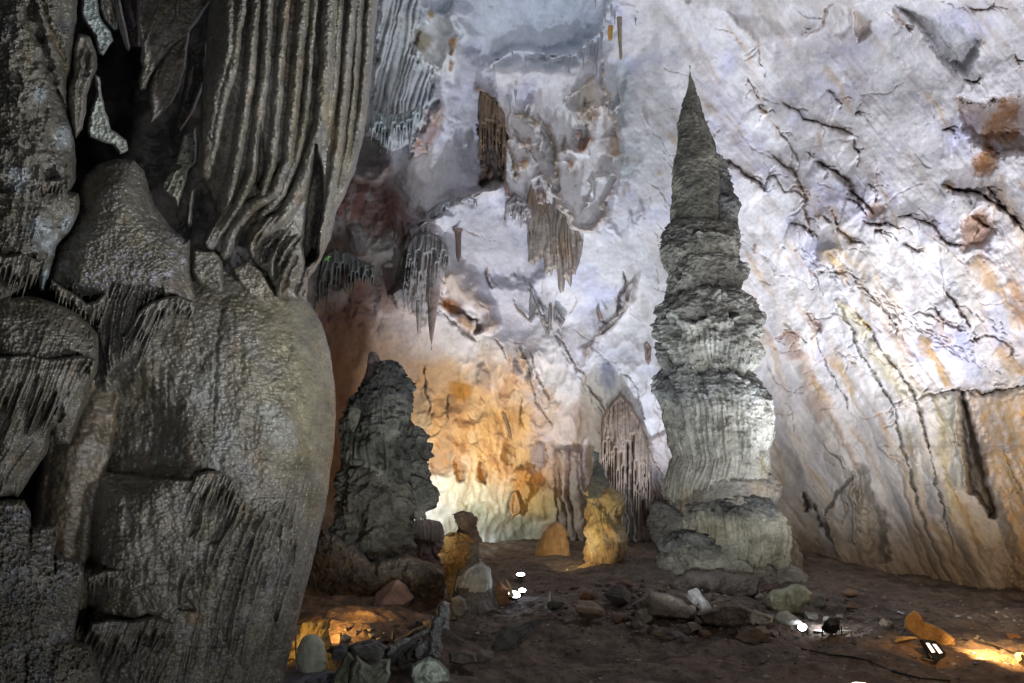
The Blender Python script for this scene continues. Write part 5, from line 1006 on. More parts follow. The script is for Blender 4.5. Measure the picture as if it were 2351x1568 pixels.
# fringe of little icicles on the alcove lip
ic = [(1745, 300, 490, 14), (1700, 260, 350, 9), (1665, 330, 458, 9), (1650, 320, 380, 8), (1610, 350, 420, 9), (1575, 360, 462, 12), (1590, 350, 410, 9), (1780, 200, 300, 12), (1455, 350, 410, 9), (1380, 335, 365, 7), (1500, 355, 385, 7), (1530, 355, 392, 7), (1990, 110, 160, 10), (1800, 80, 150, 10), (1840, 30, 110, 10), (1225, 320, 365, 7), (1110, 400, 460, 9), (1305, 350, 430, 8), (1245, 560, 640, 12), (1210, 590, 700, 16), (800, 60, 140, 7), (820, 80, 150, 7), (830, 20, 110, 9), (1720, 250, 330, 8), (1760, 240, 340, 8), (590, 800, 960, 16), (455, 560, 740, 18), (700, 900, 980, 9), (1740, -30, 60, 9), (1860, 90, 160, 8)]
src = None
for k, (x, a, b, w) in enumerate(ic):
    X0, Ya, Yb, w = 723.8 + .3695 * x, .3695 * a, .3695 * b, w * .3695
    Yw = wallY(X0, Ya) - .25; top = W(X0, Ya, Yw); bot = W(X0, Yb, Yw); ln = float(top[2] - bot[2])
    if src is None:
        n_, m_ = 14, 10; u_ = np.linspace(0, 1, n_)[:, None]; t_ = np.linspace(0, 2 * math.pi, m_, endpoint=False)[None]
        r_ = (1 - u_) ** .8 * (1 + .25 * np.sin(u_ * 9 + t_ * 2)) + .02
        vv_ = np.stack([np.cos(t_) * r_, np.sin(t_) * r_, -u_ + 0 * t_], -1)
        src = make_mesh('icicle_stalactite', vv_, grid_faces(n_, m_, True), np.full((n_ * m_, 3), .36) * np.array([1, 1.02, 1.06]), M['stal']); o = src
    else:
        o = src.copy(); col.objects.link(o)
    o.location = [float(v) for v in top]; s_ = w * mpp(Yw) * .9; o.scale = (s_, s_, ln)
    tag(o, 'thin grey icicle of stone in a fringe high on the pale wall', 'stalactite', 'little stone icicles fringing the high wall')

# ================================================================== ROCKS
def rock_np(seed, ns=48, cuts=14, rough=.05, flat=.0):
    r = np.random.RandomState(seed); nt_ = ns; npz = ns // 2 + 2
    ph = np.linspace(0, math.pi, npz)[:, None]; t = np.linspace(0, 2 * math.pi, nt_, endpoint=False)[None]
    d = np.stack([np.sin(ph) * np.cos(t), np.sin(ph) * np.sin(t), np.cos(ph) + 0 * t], -1)
    nr = r.normal(size=(cuts, 3)); nr /= np.linalg.norm(nr, axis=1)[:, None]; off = r.uniform(.42, .82, cuts)
    R = np.full(d.shape[:2], 1.0)
    for k in range(cuts):
        q = d @ nr[k]; R = np.minimum(R, np.where(q > .05, off[k] / np.maximum(q, .05), 9))
    R = R * (1 + rough * 2 * fbm(d[..., 0] * 2 + seed, d[..., 1] * 2, d[..., 2] * 2, 3, seed % 50) + rough * fbm(d[..., 0] * 7 + seed, d[..., 1] * 7, d[..., 2] * 7, 4, seed % 50))
    return d * R[..., None]
def rock_obj(name, seed, c, ns=48, cuts=18, rough=.05, mat='rock'):
    P = rock_np(seed, ns, cuts, rough); n = fbm(P[..., 0] * 2.5 + seed, P[..., 1] * 2.5, P[..., 2] * 2.5, 4, 7)
    C = np.array(c, np.float32) * (1 + .5 * n[..., None])
    return make_mesh(name, P, grid_faces(P.shape[0], P.shape[1], True)[:, ::1], np.clip(C, .01, .8), M[mat])
def put(o, px, py, sx, sy, sz, rz=0, rx=0, ry=0, sink=.25, Y=None):
    """px, py is the middle of the rock's foot; sizes are half extents in photo pixels"""
    p = W(px, py, Y) if Y else on_floor(px, py); s = mpp(p[1])
    o.scale = (sx * s, sy * s, sz * s); o.rotation_euler = (math.radians(rx), math.radians(ry), math.radians(rz))
    o.location = (float(p[0]), float(p[1]) , float(p[2]) + sz * s * (1 - sink)); return o
def R1(name, label, seed, c, px, py, sx, sy, sz, rz=0, rx=0, ry=0, sink=.3, cuts=18, rough=.07, ns=90, cat='rock', Y=None):
    o = rock_obj(name, seed, c, ns, cuts, rough); put(o, px, py, sx, sy, sz, rz, rx, ry, sink, Y); tag(o, label, cat); return o
R1('boulder', 'grey rounded stone tucked against the right side of the pale green boulder', 502, (.20, .20, .17), 1880, 1395, 22, 20, 18, cuts=14, rough=.08)
R1('boulder', 'brown grey half-buried boulder in front of the yellow-green stalagmite', 503, (.22, .17, .12), 1350, 1425, 45, 36, 32, 15, cuts=15)
R1('boulder', 'dark angular boulder right of the brown grey half-buried one', 504, (.10, .095, .09), 1420, 1390, 38, 30, 26, 30)
R1('slab', 'pale edged block leaning left of the broad tilted slab', 506, (.26, .24, .20), 1478, 1430, 32, 24, 24, 30, 0, 30)
R1('boulder', 'smooth pale upright stone behind the broad tilted slab', 507, (.36, .36, .36), 1592, 1388, 20, 16, 22, 0, 0, 0, cuts=12, rough=.03)
R1('slab', 'steep grey slab leaning right, next to the smooth pale upright stone', 508, (.27, .27, .26), 1618, 1416, 16, 14, 34, 0, 0, -32)
R1('slab', 'narrow grey splinter standing right of the steep leaning slab', 509, (.22, .21, .18), 1650, 1424, 9, 10, 22, 0, 0, -24)
R1('boulder', 'flat brown stone in front of the broad tilted slab', 510, (.24, .19, .15), 1590, 1448, 26, 18, 12, 10)
R1('boulder', 'low wide brown boulder left of the small lit lamp in the rubble', 511, (.17, .12, .085), 1738, 1474, 56, 36, 24, 5)
R1('boulder', 'grey green flat stone behind the small lit lamp', 513, (.27, .27, .23), 1812, 1432, 32, 22, 16, -10)
R1('boulder', 'dark stone between the pale green boulder and the black round lamp', 514, (.15, .14, .12), 1862, 1424, 32, 22, 14, 20)
R1('slab', 'thin pale slab lit white beneath the black round lamp', 515, (.44, .43, .36), 1925, 1456, 60, 16, 6, 0, 0, 0, sink=.1, cuts=12)
R1('boulder', 'small pale pebble behind the black round lamp, on its left', 516, (.36, .34, .29), 1896, 1425, 13, 10, 8)
R1('boulder', 'small beige pebble behind the black round lamp, on its right', 517, (.32, .28, .22), 1930, 1421, 12, 10, 8)
R1('orange_stone', 'low flat orange stone left of the long glowing slab', 519, (.46, .29, .11), 2075, 1474, 30, 20, 9, sink=.2)
R1('orange_stone', 'bright rounded stone lit pale yellow at the right edge of the floor', 520, (.55, .42, .22), 2350, 1530, 20, 14, 18, 0, 0, 15, cuts=14)
R1('boulder', 'beige stone half way between the lit rubble and the orange slab', 521, (.30, .24, .17), 2035, 1442, 20, 14, 13)
R1('boulder', 'flat beige stone just above and left of its larger beige neighbour', 522, (.28, .23, .17), 2022, 1424, 15, 10, 6)
R1('boulder', 'brown flat-topped stone on the right floor below the ribs of the wall', 523, (.24, .16, .11), 1955, 1400, 20, 14, 10)
R1('boulder', 'tan sloping stone furthest back on the right floor', 524, (.25, .17, .11), 1950, 1370, 26, 16, 12, 20)
R1('boulder', 'reddish stone at the right margin behind the flood of orange light', 525, (.32, .17, .10), 2325, 1465, 22, 16, 8)
R1('boulder', 'rust coloured rough stone left of the dark angular boulder', 526, (.26, .13, .075), 1345, 1380, 26, 20, 15, cuts=18, rough=.12)
R1('boulder', 'orange brown boulder behind the glowing floor lamps', 527, (.30, .17, .09), 1150, 1384, 26, 20, 30, cuts=13)
R1('boulder', 'dark mossy stone under the bright white small stalagmite', 528, (.10, .10, .075), 1272, 1400, 24, 18, 14)
R1('mound', 'big smooth reddish mound on the bank between the blackish and the amber stalagmites', 529, (.27, .17, .13), 905, 1420, 72, 50, 48, 30, 0, -18, cuts=11, rough=.03, Y=20)
R1('boulder', 'dark block at the head of the grey root-like crest', 530, (.12, .10, .10), 990, 1448, 28, 22, 20, cuts=14, Y=15)
R1('boulder', 'flat dark grey stone between the egg-shaped stalagmite and the slanting slab', 533, (.16, .16, .17), 780, 1512, 38, 26, 16, 10, 0, -16, Y=12.6)
R1('boulder', 'grey angular stone behind the large slanting slab', 534, (.17, .165, .16), 850, 1510, 44, 30, 24, 0, 0, 10, Y=12.6)
R1('boulder', 'crumbled lilac grey rock cradled under the root-like crest', 535, (.32, .31, .34), 975, 1512, 28, 22, 26, cuts=18, rough=.14, Y=13)
R1('boulder', 'dim grey rock lying alone in front of the dark fluted log', 537, (.15, .14, .13), 1110, 1518, 36, 24, 16)
R1('boulder', 'small grey hump at the start of the amber bank', 538, (.22, .2, .2), 795, 1480, 14, 12, 14, cuts=12, Y=13.4)
R1('boulder', 'brown hump with a pale tip on the amber bank', 539, (.28, .19, .12), 852, 1440, 22, 14, 10, Y=16.5)
def slabr(name, label, poly, bx_, by_, th, c, seed, rw=14, Y=None, cat='rock', gr=0, amp=2.5, mat='rock'):
    Y0 = Y or float(on_floor(bx_, by_)[1])
    def s_(f):
        f.h += .10 * th * 2 * ridged((f.X * .8 + f.Y * .5) / 26, (f.Y * .8 - f.X * .5) / 60, 0, 4, seed) + th * .5 * fbm(f.X / 30, f.Y / 30, 0, 4, seed + 1)
        f.mix(np.s_[:], sstep(0, .5, fbm(f.X / 20, f.Y / 20, 0, 4, seed + 2)) * .6, tuple(k * .55 for k in c))
        if gr: f.h += gr * flute(f.Xw * .7 + f.Y * .7, f.Y, 9, seed, .8, 8)
    o = relief(name, poly, Y0, th, rw, M[mat], c, s_, None, 1.4, amp, seed, back=1.0, warp=2, rough=.012); tag(o, label, cat); return o
slabr('boulder', 'pale green lumpy boulder at the right foot of the towering stalagmite', zb((1560, 960), (1600, 910), (1680, 900), (1740, 865), (1840, 880), (1890, 930), (1880, 990), (1830, 1020), (1800, 1080), (1640, 1090), (1570, 1030)), 1812, 1412, .45, (.36, .38, .27), 801, 26)
slabr('slab', 'broad tilted grey slab in the rubble before the towering stalagmite', zb((600, 1010), (680, 960), (740, 905), (860, 930), (960, 970), (1060, 1060), (1050, 1120), (900, 1120), (740, 1100), (640, 1060)), 1520, 1424, .4, (.15, .125, .105), 803, 18, gr=.03)
slabr('boulder', 'cream faced angular block above the low wide brown boulder', zb((1420, 1040), (1480, 1050), (1560, 1080), (1615, 1090), (1605, 1140), (1540, 1160), (1420, 1150), (1370, 1100)), 1745, 1440, .25, (.26, .235, .17), 805, 12)
slabr('boulder', 'broad dark brown heap of rock filling the space right of the tilted slab', zb((1060, 1080), (1150, 1040), (1270, 1010), (1380, 1010), (1470, 1050), (1480, 1160), (1300, 1180), (1120, 1150)), 1670, 1440, .4, (.13, .105, .085), 807, 18)
slabr('boulder', 'dark grey rock shelf directly under the towering stalagmite, at its front', zb((860, 860), (1000, 780), (1200, 770), (1400, 790), (1520, 830), (1500, 940), (1440, 980), (1180, 1000), (1000, 980), (900, 920)), 1630, 1400, .6, (.14, .125, .11), 809, 26, Y=22)
slabr('orange_slab', 'long pointed slab of rock glowing orange behind the two-panel floodlight', zc((1330, 960), (1380, 930), (1420, 950), (1470, 1030), (1540, 1050), (1640, 1100), (1740, 1180), (1748, 1240), (1600, 1260), (1440, 1200), (1330, 1110), (1295, 1070), (1300, 1000)), 2150, 1478, .13, (.48, .28, .10), 811, 12, amp=1.6, gr=.012)
slabr('slab', 'large grey green slab slanting up from the lower left corner of the floor', za((600, 1300), (650, 1100), (740, 950), (830, 790), (870, 830), (900, 900), (880, 1000), (850, 1300)), 0, 0, .3, (.23, .235, .165), 813, 16, Y=11.4, gr=.02)
slabr('slab', 'broken grey green slab right of the large slanting one, at the bottom edge', za((830, 1300), (850, 1000), (930, 830), (1020, 920), (1100, 960), (1190, 880), (1320, 880), (1315, 1050), (1250, 1180), (1200, 1320)), 0, 0, .35, (.27, .28, .22), 815, 18, Y=11.2, gr=.03)
slabr('boulder', 'rounded grey green boulder at the foot of the root-like crest', za((1530, 960), (1620, 900), (1740, 860), (1860, 900), (1960, 1000), (1980, 1150), (1800, 1200), (1560, 1200), (1520, 1080)), 0, 0, .3, (.23, .235, .2), 817, 20, Y=11.8)
slabr('boulder', 'dark shelf of rock carrying the root-like crest', za((1180, 900), (1300, 780), (1460, 700), (1640, 640), (1740, 700), (1760, 860), (1700, 960), (1560, 1020), (1500, 1250), (1250, 1250), (1290, 1050)), 0, 0, .35, (.12, .12, .12), 819, 22, Y=13.4)
slabr('boulder', 'black jagged rock between the amber bank and the slanting slab', za((590, 800), (660, 740), (760, 700), (850, 720), (960, 690), (1100, 660), (1220, 700), (1290, 760), (1180, 880), (1020, 910), (930, 830), (830, 790), (700, 830)), 0, 0, .3, (.12, .115, .11), 821, 16, Y=12.9)
slabr('rock_bank', 'dark brown bank of rock spreading around the foot of the broad blackish stalagmite', [(700, 1300), (740, 1210), (790, 1240), (850, 1290), (930, 1270), (985, 1290), (1030, 1320), (1020, 1370), (960, 1395), (880, 1400), (800, 1440), (700, 1500), (660, 1480), (680, 1380)], 0, 0, .9, (.115, .09, .07), 823, 44, Y=21.6, amp=6, mat='dark')
for (pl_, lb_, sd_, c_, Yc_) in (([(1035, 1372), (1052, 1366), (1070, 1376), (1074, 1400), (1060, 1420), (1042, 1416), (1034, 1396)], 'grey lump of rock right behind the top of the root-like crest', 829, (.19, .185, .175), 17), ([(930, 1500), (950, 1478), (985, 1470), (1000, 1490), (990, 1515), (960, 1524), (934, 1520)], 'grey block wedged in the middle of the crest of rocks', 831, (.17, .165, .16), 13.2), ([(1030, 1500), (1060, 1490), (1090, 1500), (1096, 1520), (1060, 1530), (1032, 1522)], 'low dim stone just right of the root-like crest', 833, (.15, .13, .115), 13.5), ([(790, 1455), (820, 1440), (850, 1446), (862, 1464), (830, 1474), (795, 1472)], 'low ochre brown rock in the middle of the amber bank', 835, (.27, .18, .11), 15.5), ([(700, 1560), (760, 1540), (800, 1552), (810, 1590), (700, 1600)], 'flat violet grey rock the egg-shaped stalagmite stands on', 837, (.2, .19, .21), 11.9)):
    slabr('boulder', lb_, pl_, 0, 0, .26, c_, sd_, 12, Y=Yc_)
slabr('boulder', 'jagged grey rock at the left foot of the amber stalagmite', [(1000, 1400), (1016, 1380), (1040, 1384), (1056, 1400), (1050, 1424), (1020, 1432), (996, 1424)], 0, 0, .3, (.17, .165, .16), 825, 12, Y=17.5)
slabr('boulder', 'long dark ledge of rock just above the crest on its left side', [(880, 1480), (920, 1462), (960, 1440), (985, 1430), (990, 1452), (960, 1476), (910, 1500), (880, 1502)], 0, 0, .3, (.13, .12, .115), 827, 12, Y=14.6)
# root-like grey crest
def sc_root(f): f.h += .09 * flute(f.Xw + .1 * f.Y, f.Y, 6, 541, .9, 10) + .14 * ridged(f.X / 13, f.Y / 16, 0, 4, 542); f.mix(np.s_[:], sstep(0, .4, fbm(f.X / 9, f.Y / 16, 0, 4, 543)) * .8, (.13, .125, .12))
rt = relief('root_crest', za((1880, 240), (1930, 222), (1975, 260), (1980, 420), (1975, 560), (1940, 570), (1900, 560), (1870, 640), (1900, 760), (1870, 880), (1820, 900), (1760, 850), (1740, 900), (1690, 930), (1740, 780), (1750, 660), (1740, 600), (1640, 640), (1540, 690), (1440, 760), (1340, 830), (1240, 860), (1300, 740), (1420, 670), (1560, 610), (1680, 560), (1760, 540), (1770, 440), (1850, 390), (1850, 300)),
       13.0, .30, 17, M['stal'], (.31, .305, .31), sc_root, None, 1.2, 4.5, 43, warp=3, rough=.04); tag(rt, 'lilac grey root-like crest of dripstone running down in front of the amber stalagmite', 'dripstone')
# dark fluted log
lg = revolve('fallen_log', [(1090, -4 + CX, 3 + CX), (1094, -10 + CX, 10 + CX), (1110, -15 + CX, 12 + CX), (1150, -19 + CX, 17 + CX), (1190, -20 + CX, 21 + CX), (1215, -14 + CX, 14 + CX), (1221, -6 + CX, 6 + CX)], 16.5, M['dark'], crust_col((.10, .095, .09), (.14, .13, .125), (.03, .03, .03), 551), crust_disp(.03, 8, .10, .14, .10, 551, .12, (-.2, .1)), None, nt=110, dy=1.2)
p_ = on_floor(1130, 1492); lg.location = (float(p_[0]), float(p_[1]), float(p_[2]) - .02); lg.rotation_euler = (math.radians(-20), math.radians(66), math.radians(8))
tag(lg, 'dark ribbed log of dripstone lying on the floor below the glowing lamps', 'dripstone')
# loose gravel, uncountable
rg = np.random.RandomState(5); b0 = rock_np(77, 8, 9, .1); fb = grid_faces(b0.shape[0], b0.shape[1], True); b0 = b0.reshape(-1, 3); Vg = []; Fg = []; Cg = []
for i in range(4200):
    if i % 3: x_, y_ = rg.uniform(-3, 13), rg.uniform(9, 27)
    else: x_, y_ = rg.normal(5, 2.6), rg.normal(18.5, 3.0)
    s_ = .015 + .05 * rg.rand() ** 3; a_ = rg.uniform(0, 6.3); c_, n_ = math.cos(a_), math.sin(a_)
    v_ = b0 * s_ * rg.uniform(.6, 1.5, 3) * [1, 1, .6]; v_ = np.stack([v_[:, 0] * c_ - v_[:, 1] * n_, v_[:, 0] * n_ + v_[:, 1] * c_, v_[:, 2]], -1) + [x_, y_, 0]
    Vg.append(v_); Fg.append(fb + i * len(b0)); Cg.append(np.tile(np.array([(.17, .12, .09), (.24, .20, .16), (.10, .09, .08), (.32, .28, .23)][rg.randint(4)]), (len(b0), 1)))
Vg = np.concatenate(Vg); ctr = Vg.reshape(4200, -1, 3)[:, :, :2].mean(1); hz = floor_h(ctr[:, 0], ctr[:, 1]); Vg[:, 2] += np.repeat(hz, len(b0)) + .004
gv = make_mesh('gravel', Vg, np.concatenate(Fg), np.concatenate(Cg), M['rock'], smooth=False); tag(gv, 'loose grit and tiny stones strewn over the cave floor', 'gravel', kind='stuff')
# counted rubble
rr = random.Random(11); kinds = []
for k in range(8): kinds.append(rock_obj('rubble_stone', 600 + k, [(.15, .11, .085), (.19, .15, .12), (.12, .10, .09), (.22, .19, .16), (.16, .10, .07), (.24, .21, .17), (.13, .12, .115), (.18, .13, .09)][k], 26, 12, .07))
used = [0] * 8; zones = [(1440, 1780, 1355, 1475, 78, 5, 22), (1240, 1480, 1345, 1440, 38, 5, 18), (1700, 2000, 1370, 1480, 40, 3, 11), (1960, 2340, 1385, 1460, 30, 2.5, 7), (1050, 1500, 1440, 1560, 20, 3, 9), (1400, 2100, 1480, 1560, 14, 3, 8), (780, 1020, 1440, 1540, 44, 5, 15), (1450, 1560, 1320, 1370, 20, 3, 9), (1780, 1960, 1345, 1400, 16, 3, 9)]
for (x0, x1, y0, y1, n, s0, s1) in zones:
    for i in range(n):
        k = rr.randrange(8); x = rr.uniform(x0, x1); y = rr.uniform(y0, y1)
        if (2100 < x < 2220 and y > 1440): continue
        o = kinds[k] if not used[k] else kinds[k].copy()
        if used[k]: col.objects.link(o)
        used[k] = 1
        s = s0 + (s1 - s0) * rr.random() ** 2
        put(o, x, y, s * rr.uniform(.8, 1.5), s * rr.uniform(.7, 1.1), s * rr.uniform(.4, .8), rr.uniform(0, 360), rr.uniform(-20, 20), rr.uniform(-20, 20), .5)
        tag(o, 'small brown grey stone in the rubble scattered over the clay floor', 'stone', 'small stones scattered over the cave floor')
# ================================================================== LAMP FIXTURES
MB = plain_mat('black_lamp_metal', (.02, .02, .022), .45, .3)
MG = plain_mat('lamp_glass_white', (.8, .8, .8), .2, 0, (.86, .90, 1.0), 26)
MGW = plain_mat('lamp_glass_warm', (.8, .8, .7), .2, 0, (1.0, .85, .6), 9)
MGW2 = plain_mat('lamp_glass_edge', (.8, .8, .7), .2, 0, (1.0, .86, .66), 14)
def lathe(prof, n=28, tr=lambda P: P):
    t = np.linspace(0, 2 * math.pi, n, endpoint=False)[None]; pr = np.array(prof, float)
    P = np.stack([pr[:, :1] * np.cos(t), pr[:, :1] * np.sin(t), pr[:, 1:] + 0 * t], -1); return tr(P), grid_faces(len(prof), n, True)[:, ::-1]
def boxV(c, s):
    V = np.array([[x, y, z] for x in (-.5, .5) for y in (-.5, .5) for z in (-.5, .5)]) * s + c
    return V, np.array([[0, 1, 3, 2], [4, 6, 7, 5], [0, 4, 5, 1], [2, 3, 7, 6], [0, 2, 6, 4], [1, 5, 7, 3]])
def multi(name, parts, mat, parent, smooth=False):
    V = []; Fq = []; n = 0
    for v, q in parts: v = np.asarray(v).reshape(-1, 3); V.append(v); Fq.append(np.asarray(q) + n); n += len(v)
    return make_mesh(name, np.concatenate(V), np.concatenate(Fq), None, mat, parent, smooth=smooth)
def bar(a, b, w):
    a = np.array(a, float); b = np.array(b, float); d = b - a; L = np.linalg.norm(d); d /= L
    u = np.cross(d, [.3, .5, .8]); u /= np.linalg.norm(u); v = np.cross(d, u)
    V = np.array([p + sx * u * w + sy * v * w for p in (a, b) for sx, sy in ((-1, -1), (1, -1), (1, 1), (-1, 1))])
    return V, np.array([[0, 3, 2, 1], [4, 5, 6, 7], [0, 1, 5, 4], [1, 2, 6, 5], [2, 3, 7, 6], [3, 0, 4, 7]])
def round_lamp(px, py, r, nrm, label, glass=MG, Y=None, group=None, legs=True, lift=0):
    """drum lamp; nrm = direction the glass faces"""
    p = W(px, py, Y) if Y else on_floor(px, py); p = p + np.array([0, 0, lift])
    e = empty('round_floor_lamp', [float(v) for v in p], label, 'lamp', group)
    q = Vector(nrm).to_track_quat('Z', 'Y').to_matrix(); q = np.array(q); h = np.array([0, 0, r * .95])
    tr = lambda P: P @ q.T + h
    v, fq = lathe([(.001, -r * .55), (r * .55, -r * .55), (r * .7, -r * .45), (r * .92, -r * .1), (r, .0), (r * 1.04, .02 * r), (r * 1.04, .16 * r), (r * .92, .18 * r), (r * .9, .1 * r)], 32, tr); multi('housing', [(v, fq)], MB, e, True)
    fins = []
    for k in range(6):
        a = k * math.pi / 3; c = np.array([math.cos(a) * r * .62, math.sin(a) * r * .62, -r * .5]); fins.append((tr(np.array(boxV(c, (.05 * r, .25 * r, .4 * r))[0])), boxV(c, (1, 1, 1))[1]))
    multi('fin', fins, MB, e)
    v, fq = lathe([(.001, .30 * r), (r * .5, .28 * r), (r * .88, .19 * r)], 32, tr); multi('lens', [(v, fq)], glass, e, True)
    if legs:
        for sx in (-1, 1): multi('leg', [bar((sx * r * 1.08, 0, r * .95), (sx * r * 1.08, 0, -.02), r * .06), bar((sx * r * 1.08, -r * .5, .0), (sx * r * 1.08, r * .5, .0), r * .06)], MB, e)
    return e
G_ = 'glowing round lamps lying on the floor'
round_lamp(1195, 1331, .145, (.0, -.36, 1), 'farthest of the three glowing white lamps on the floor, alone above the other two', group=G_, legs=False)
round_lamp(1199, 1366, .11, (.0, -.55, 1), 'smallest glowing white lamp, just behind the largest one on the floor', group=G_, legs=False)
round_lamp(1180, 1382, .175, (.22, -.5, 1), 'largest and nearest of the glowing white lamps on the floor', group=G_, legs=False)
round_lamp(1843, 1452, .10, (-.3, -.6, .6), 'small white lamp glaring among stones left of the black round lamp', group=None, legs=True)
round_lamp(1911, 1458, .17, (-.2, .85, .55), 'black round lamp seen from behind, on thin legs at the edge of the rubble', legs=True)
round_lamp(1978, 1596, .12, (.1, .2, 1), 'warm lamp just peeping over the bottom edge of the view', glass=MGW2, legs=False, Y=10.6)
round_lamp(1020, 1632, .14, (.1, .3, 1), 'cool lamp just below the bottom edge in front of the root-like crest', legs=False, Y=10.8)
# two-panel floodlight
p = on_floor(2146, 1512); fl_ = empty('panel_floodlight', [float(v) for v in p], 'black rectangular floodlight with two bright panels, throwing orange light to the right', 'lamp')
R_m = np.array([[0, 1, 0], [0, 0, 1], [1, 0, 0]], float)
s = .95
def fp(pts): return np.array(pts, float)
# housing plate: four corners read in photo, given a slanting plane and real thickness
cor = [W(x, y, p[1] + dy) for x, y, dy in ((2115, 1468, .05), (2147, 1472, .22), (2178, 1510, .12), (2145, 1518, -.12))]
cor = np.array(cor); nrm = np.cross(cor[1] - cor[0], cor[3] - cor[0]); nrm /= np.linalg.norm(nrm)
if nrm[1] > 0: nrm = -nrm
def slab(c, t0, t1):
    V = np.concatenate([c + nrm * t0, c + nrm * t1]); return V, np.array([[0, 1, 2, 3], [7, 6, 5, 4], [0, 4, 5, 1], [1, 5, 6, 2], [2, 6, 7, 3], [3, 7, 4, 0]])
def sub(u0, u1, v0, v1):
    def b(u, v): return (1 - v) * ((1 - u) * cor[0] + u * cor[1]) + v * ((1 - u) * cor[3] + u * cor[2])
    return np.array([b(u0, v0), b(u1, v0), b(u1, v1), b(u0, v1)])
rebase(multi('housing', [slab(cor, -.05, .0)] + [slab(sub(*a), .001, .018) for a in ((0, 1, 0, .09), (0, 1, .80, 1), (0, .10, .091, .799), (.90, 1, .091, .799), (.44, .54, .091, .799))], MB, fl_))
for a in ((.17, .40, .16, .62), (.60, .84, .20, .70)): rebase(multi('light_panel', [slab(sub(*a), .001, .006)], plain_mat('floodlight_panel', (.8, .8, .7), .2, 0, (1.0, .80, .66), 2.2), fl_))
c4 = sub(.1, .9, .5, .6)
rebase(multi('bracket', [bar(W(2128, 1502, p[1] + .02), W(2112, 1511, p[1] - .02), .012), bar(W(2112, 1511, p[1] - .02), W(2143, 1518, p[1] - .12), .012), bar(W(2128, 1495, p[1]), W(2140, 1512, p[1] - .1), .012)], MB, fl_))
# cable hanging beside the wet column
cb = []
pts = [W(x, y, Y) for x, y, Y in ((681, 1400, 12.5), (679, 1440, 12.5), (679, 1490, 12.5), (681, 1540, 12.4), (684, 1580, 12.3))]
for a, b in zip(pts[:-1], pts[1:]): cb.append(bar(a, b, .010))
cb.append(bar(pts[1] - np.array([0, 0, .03]), pts[1] + np.array([0, 0, .03]), .022))
cbo = multi('hanging_cable', cb, plain_mat('grey_cable', (.35, .36, .42), .4), None); recenter(cbo); tag(cbo, 'thin grey cable hanging straight down beside the foot of the wet column', 'cable')
# floor cables
def cable(name, pts, r, label):
    P = [on_floor(x, y) for x, y in pts]; out = []
    for a, b in zip(P[:-1], P[1:]):
        out.append(bar(a + [0, 0, .02], b + [0, 0, .02], r))
    o = multi(name, out, MB, None); recenter(o); tag(o, label, 'cable')
cable('floor_cable', [(2210, 1470), (2240, 1476), (2280, 1484), (2310, 1494), (2351, 1512), (2380, 1530)], .012, 'black cable snaking over the clay behind the orange floodlit ground')
cable('floor_cable', [(1840, 1492), (1900, 1505), (1960, 1512), (2000, 1522), (2050, 1545), (2110, 1560), (2180, 1566)], .012, 'black cable crossing the dark clay near the bottom, left of the floodlight')
# litter
def scrap(px, py, w, h, c, label, seed, rz=0, Y=None, zz=.02, cat='scrap'):
    n = 7; u = np.linspace(-1, 1, n); U, Vv = np.meshgrid(u, u)
    z = .35 * fbm(U * 1.3 + seed, Vv * 1.3, 0, 3, seed) ; P = np.stack([U * (1 + .2 * z), Vv * (1 - .2 * z), z], -1)
    v = np.concatenate([P.reshape(-1, 3), P.reshape(-1, 3) - [0, 0, .06]]); g0 = grid_faces(n, n)
    o = make_mesh('litter_scrap', v, np.concatenate([g0, g0[:, ::-1] + n * n]), None, plain_mat('scrap_' + str(seed), c, .6))
    p = W(px, py, Y) if Y else on_floor(px, py); s = mpp(p[1]); o.location = (float(p[0]), float(p[1]), float(p[2]) + zz); o.scale = (w * s, h * s * 1.6, h * s); o.rotation_euler = (.3, 0, rz); tag(o, label, cat)
L_ = [(2052, 1402, 7, 5, (.10, .10, .12), 'dark upright scrap at the left end of the litter line on the right floor'), (2068, 1408, 13, 4, (.62, .63, .68), 'largest white crumpled scrap in the litter line on the right floor'), (2085, 1415, 9, 3, (.66, .67, .70), 'white sliver of litter touching the top of the orange slab'),
      (2128, 1404, 6, 4, (.60, .62, .62), 'pale scrap right behind the tip of the orange slab'), (2152, 1408, 7, 4, (.66, .66, .68), 'white scrap in the middle of the litter line right of the orange slab'), (2198, 1416, 6, 3, (.5, .5, .5), 'grey scrap fourth along the litter line from the orange slab'),
      (2226, 1420, 4, 2.5, (.45, .43, .4), 'dull tiny scrap near the right end of the litter line'), (2262, 1418, 5, 4, (.36, .30, .26), 'tan scrap last but one on the right of the litter line'), (2283, 1420, 6, 4, (.34, .28, .24), 'tan scrap at the far right end of the litter line')]
for k, (x, y, w, h, c, lb) in enumerate(L_): scrap(x, y, w, h, c, lb, 700 + k, k)
scrap(1607, 665, 7, 2.5, (.20, .42, .75), 'tiny bright blue scrap caught on a ledge of the towering stalagmite', 720, 0, GY - 1.75, 0)
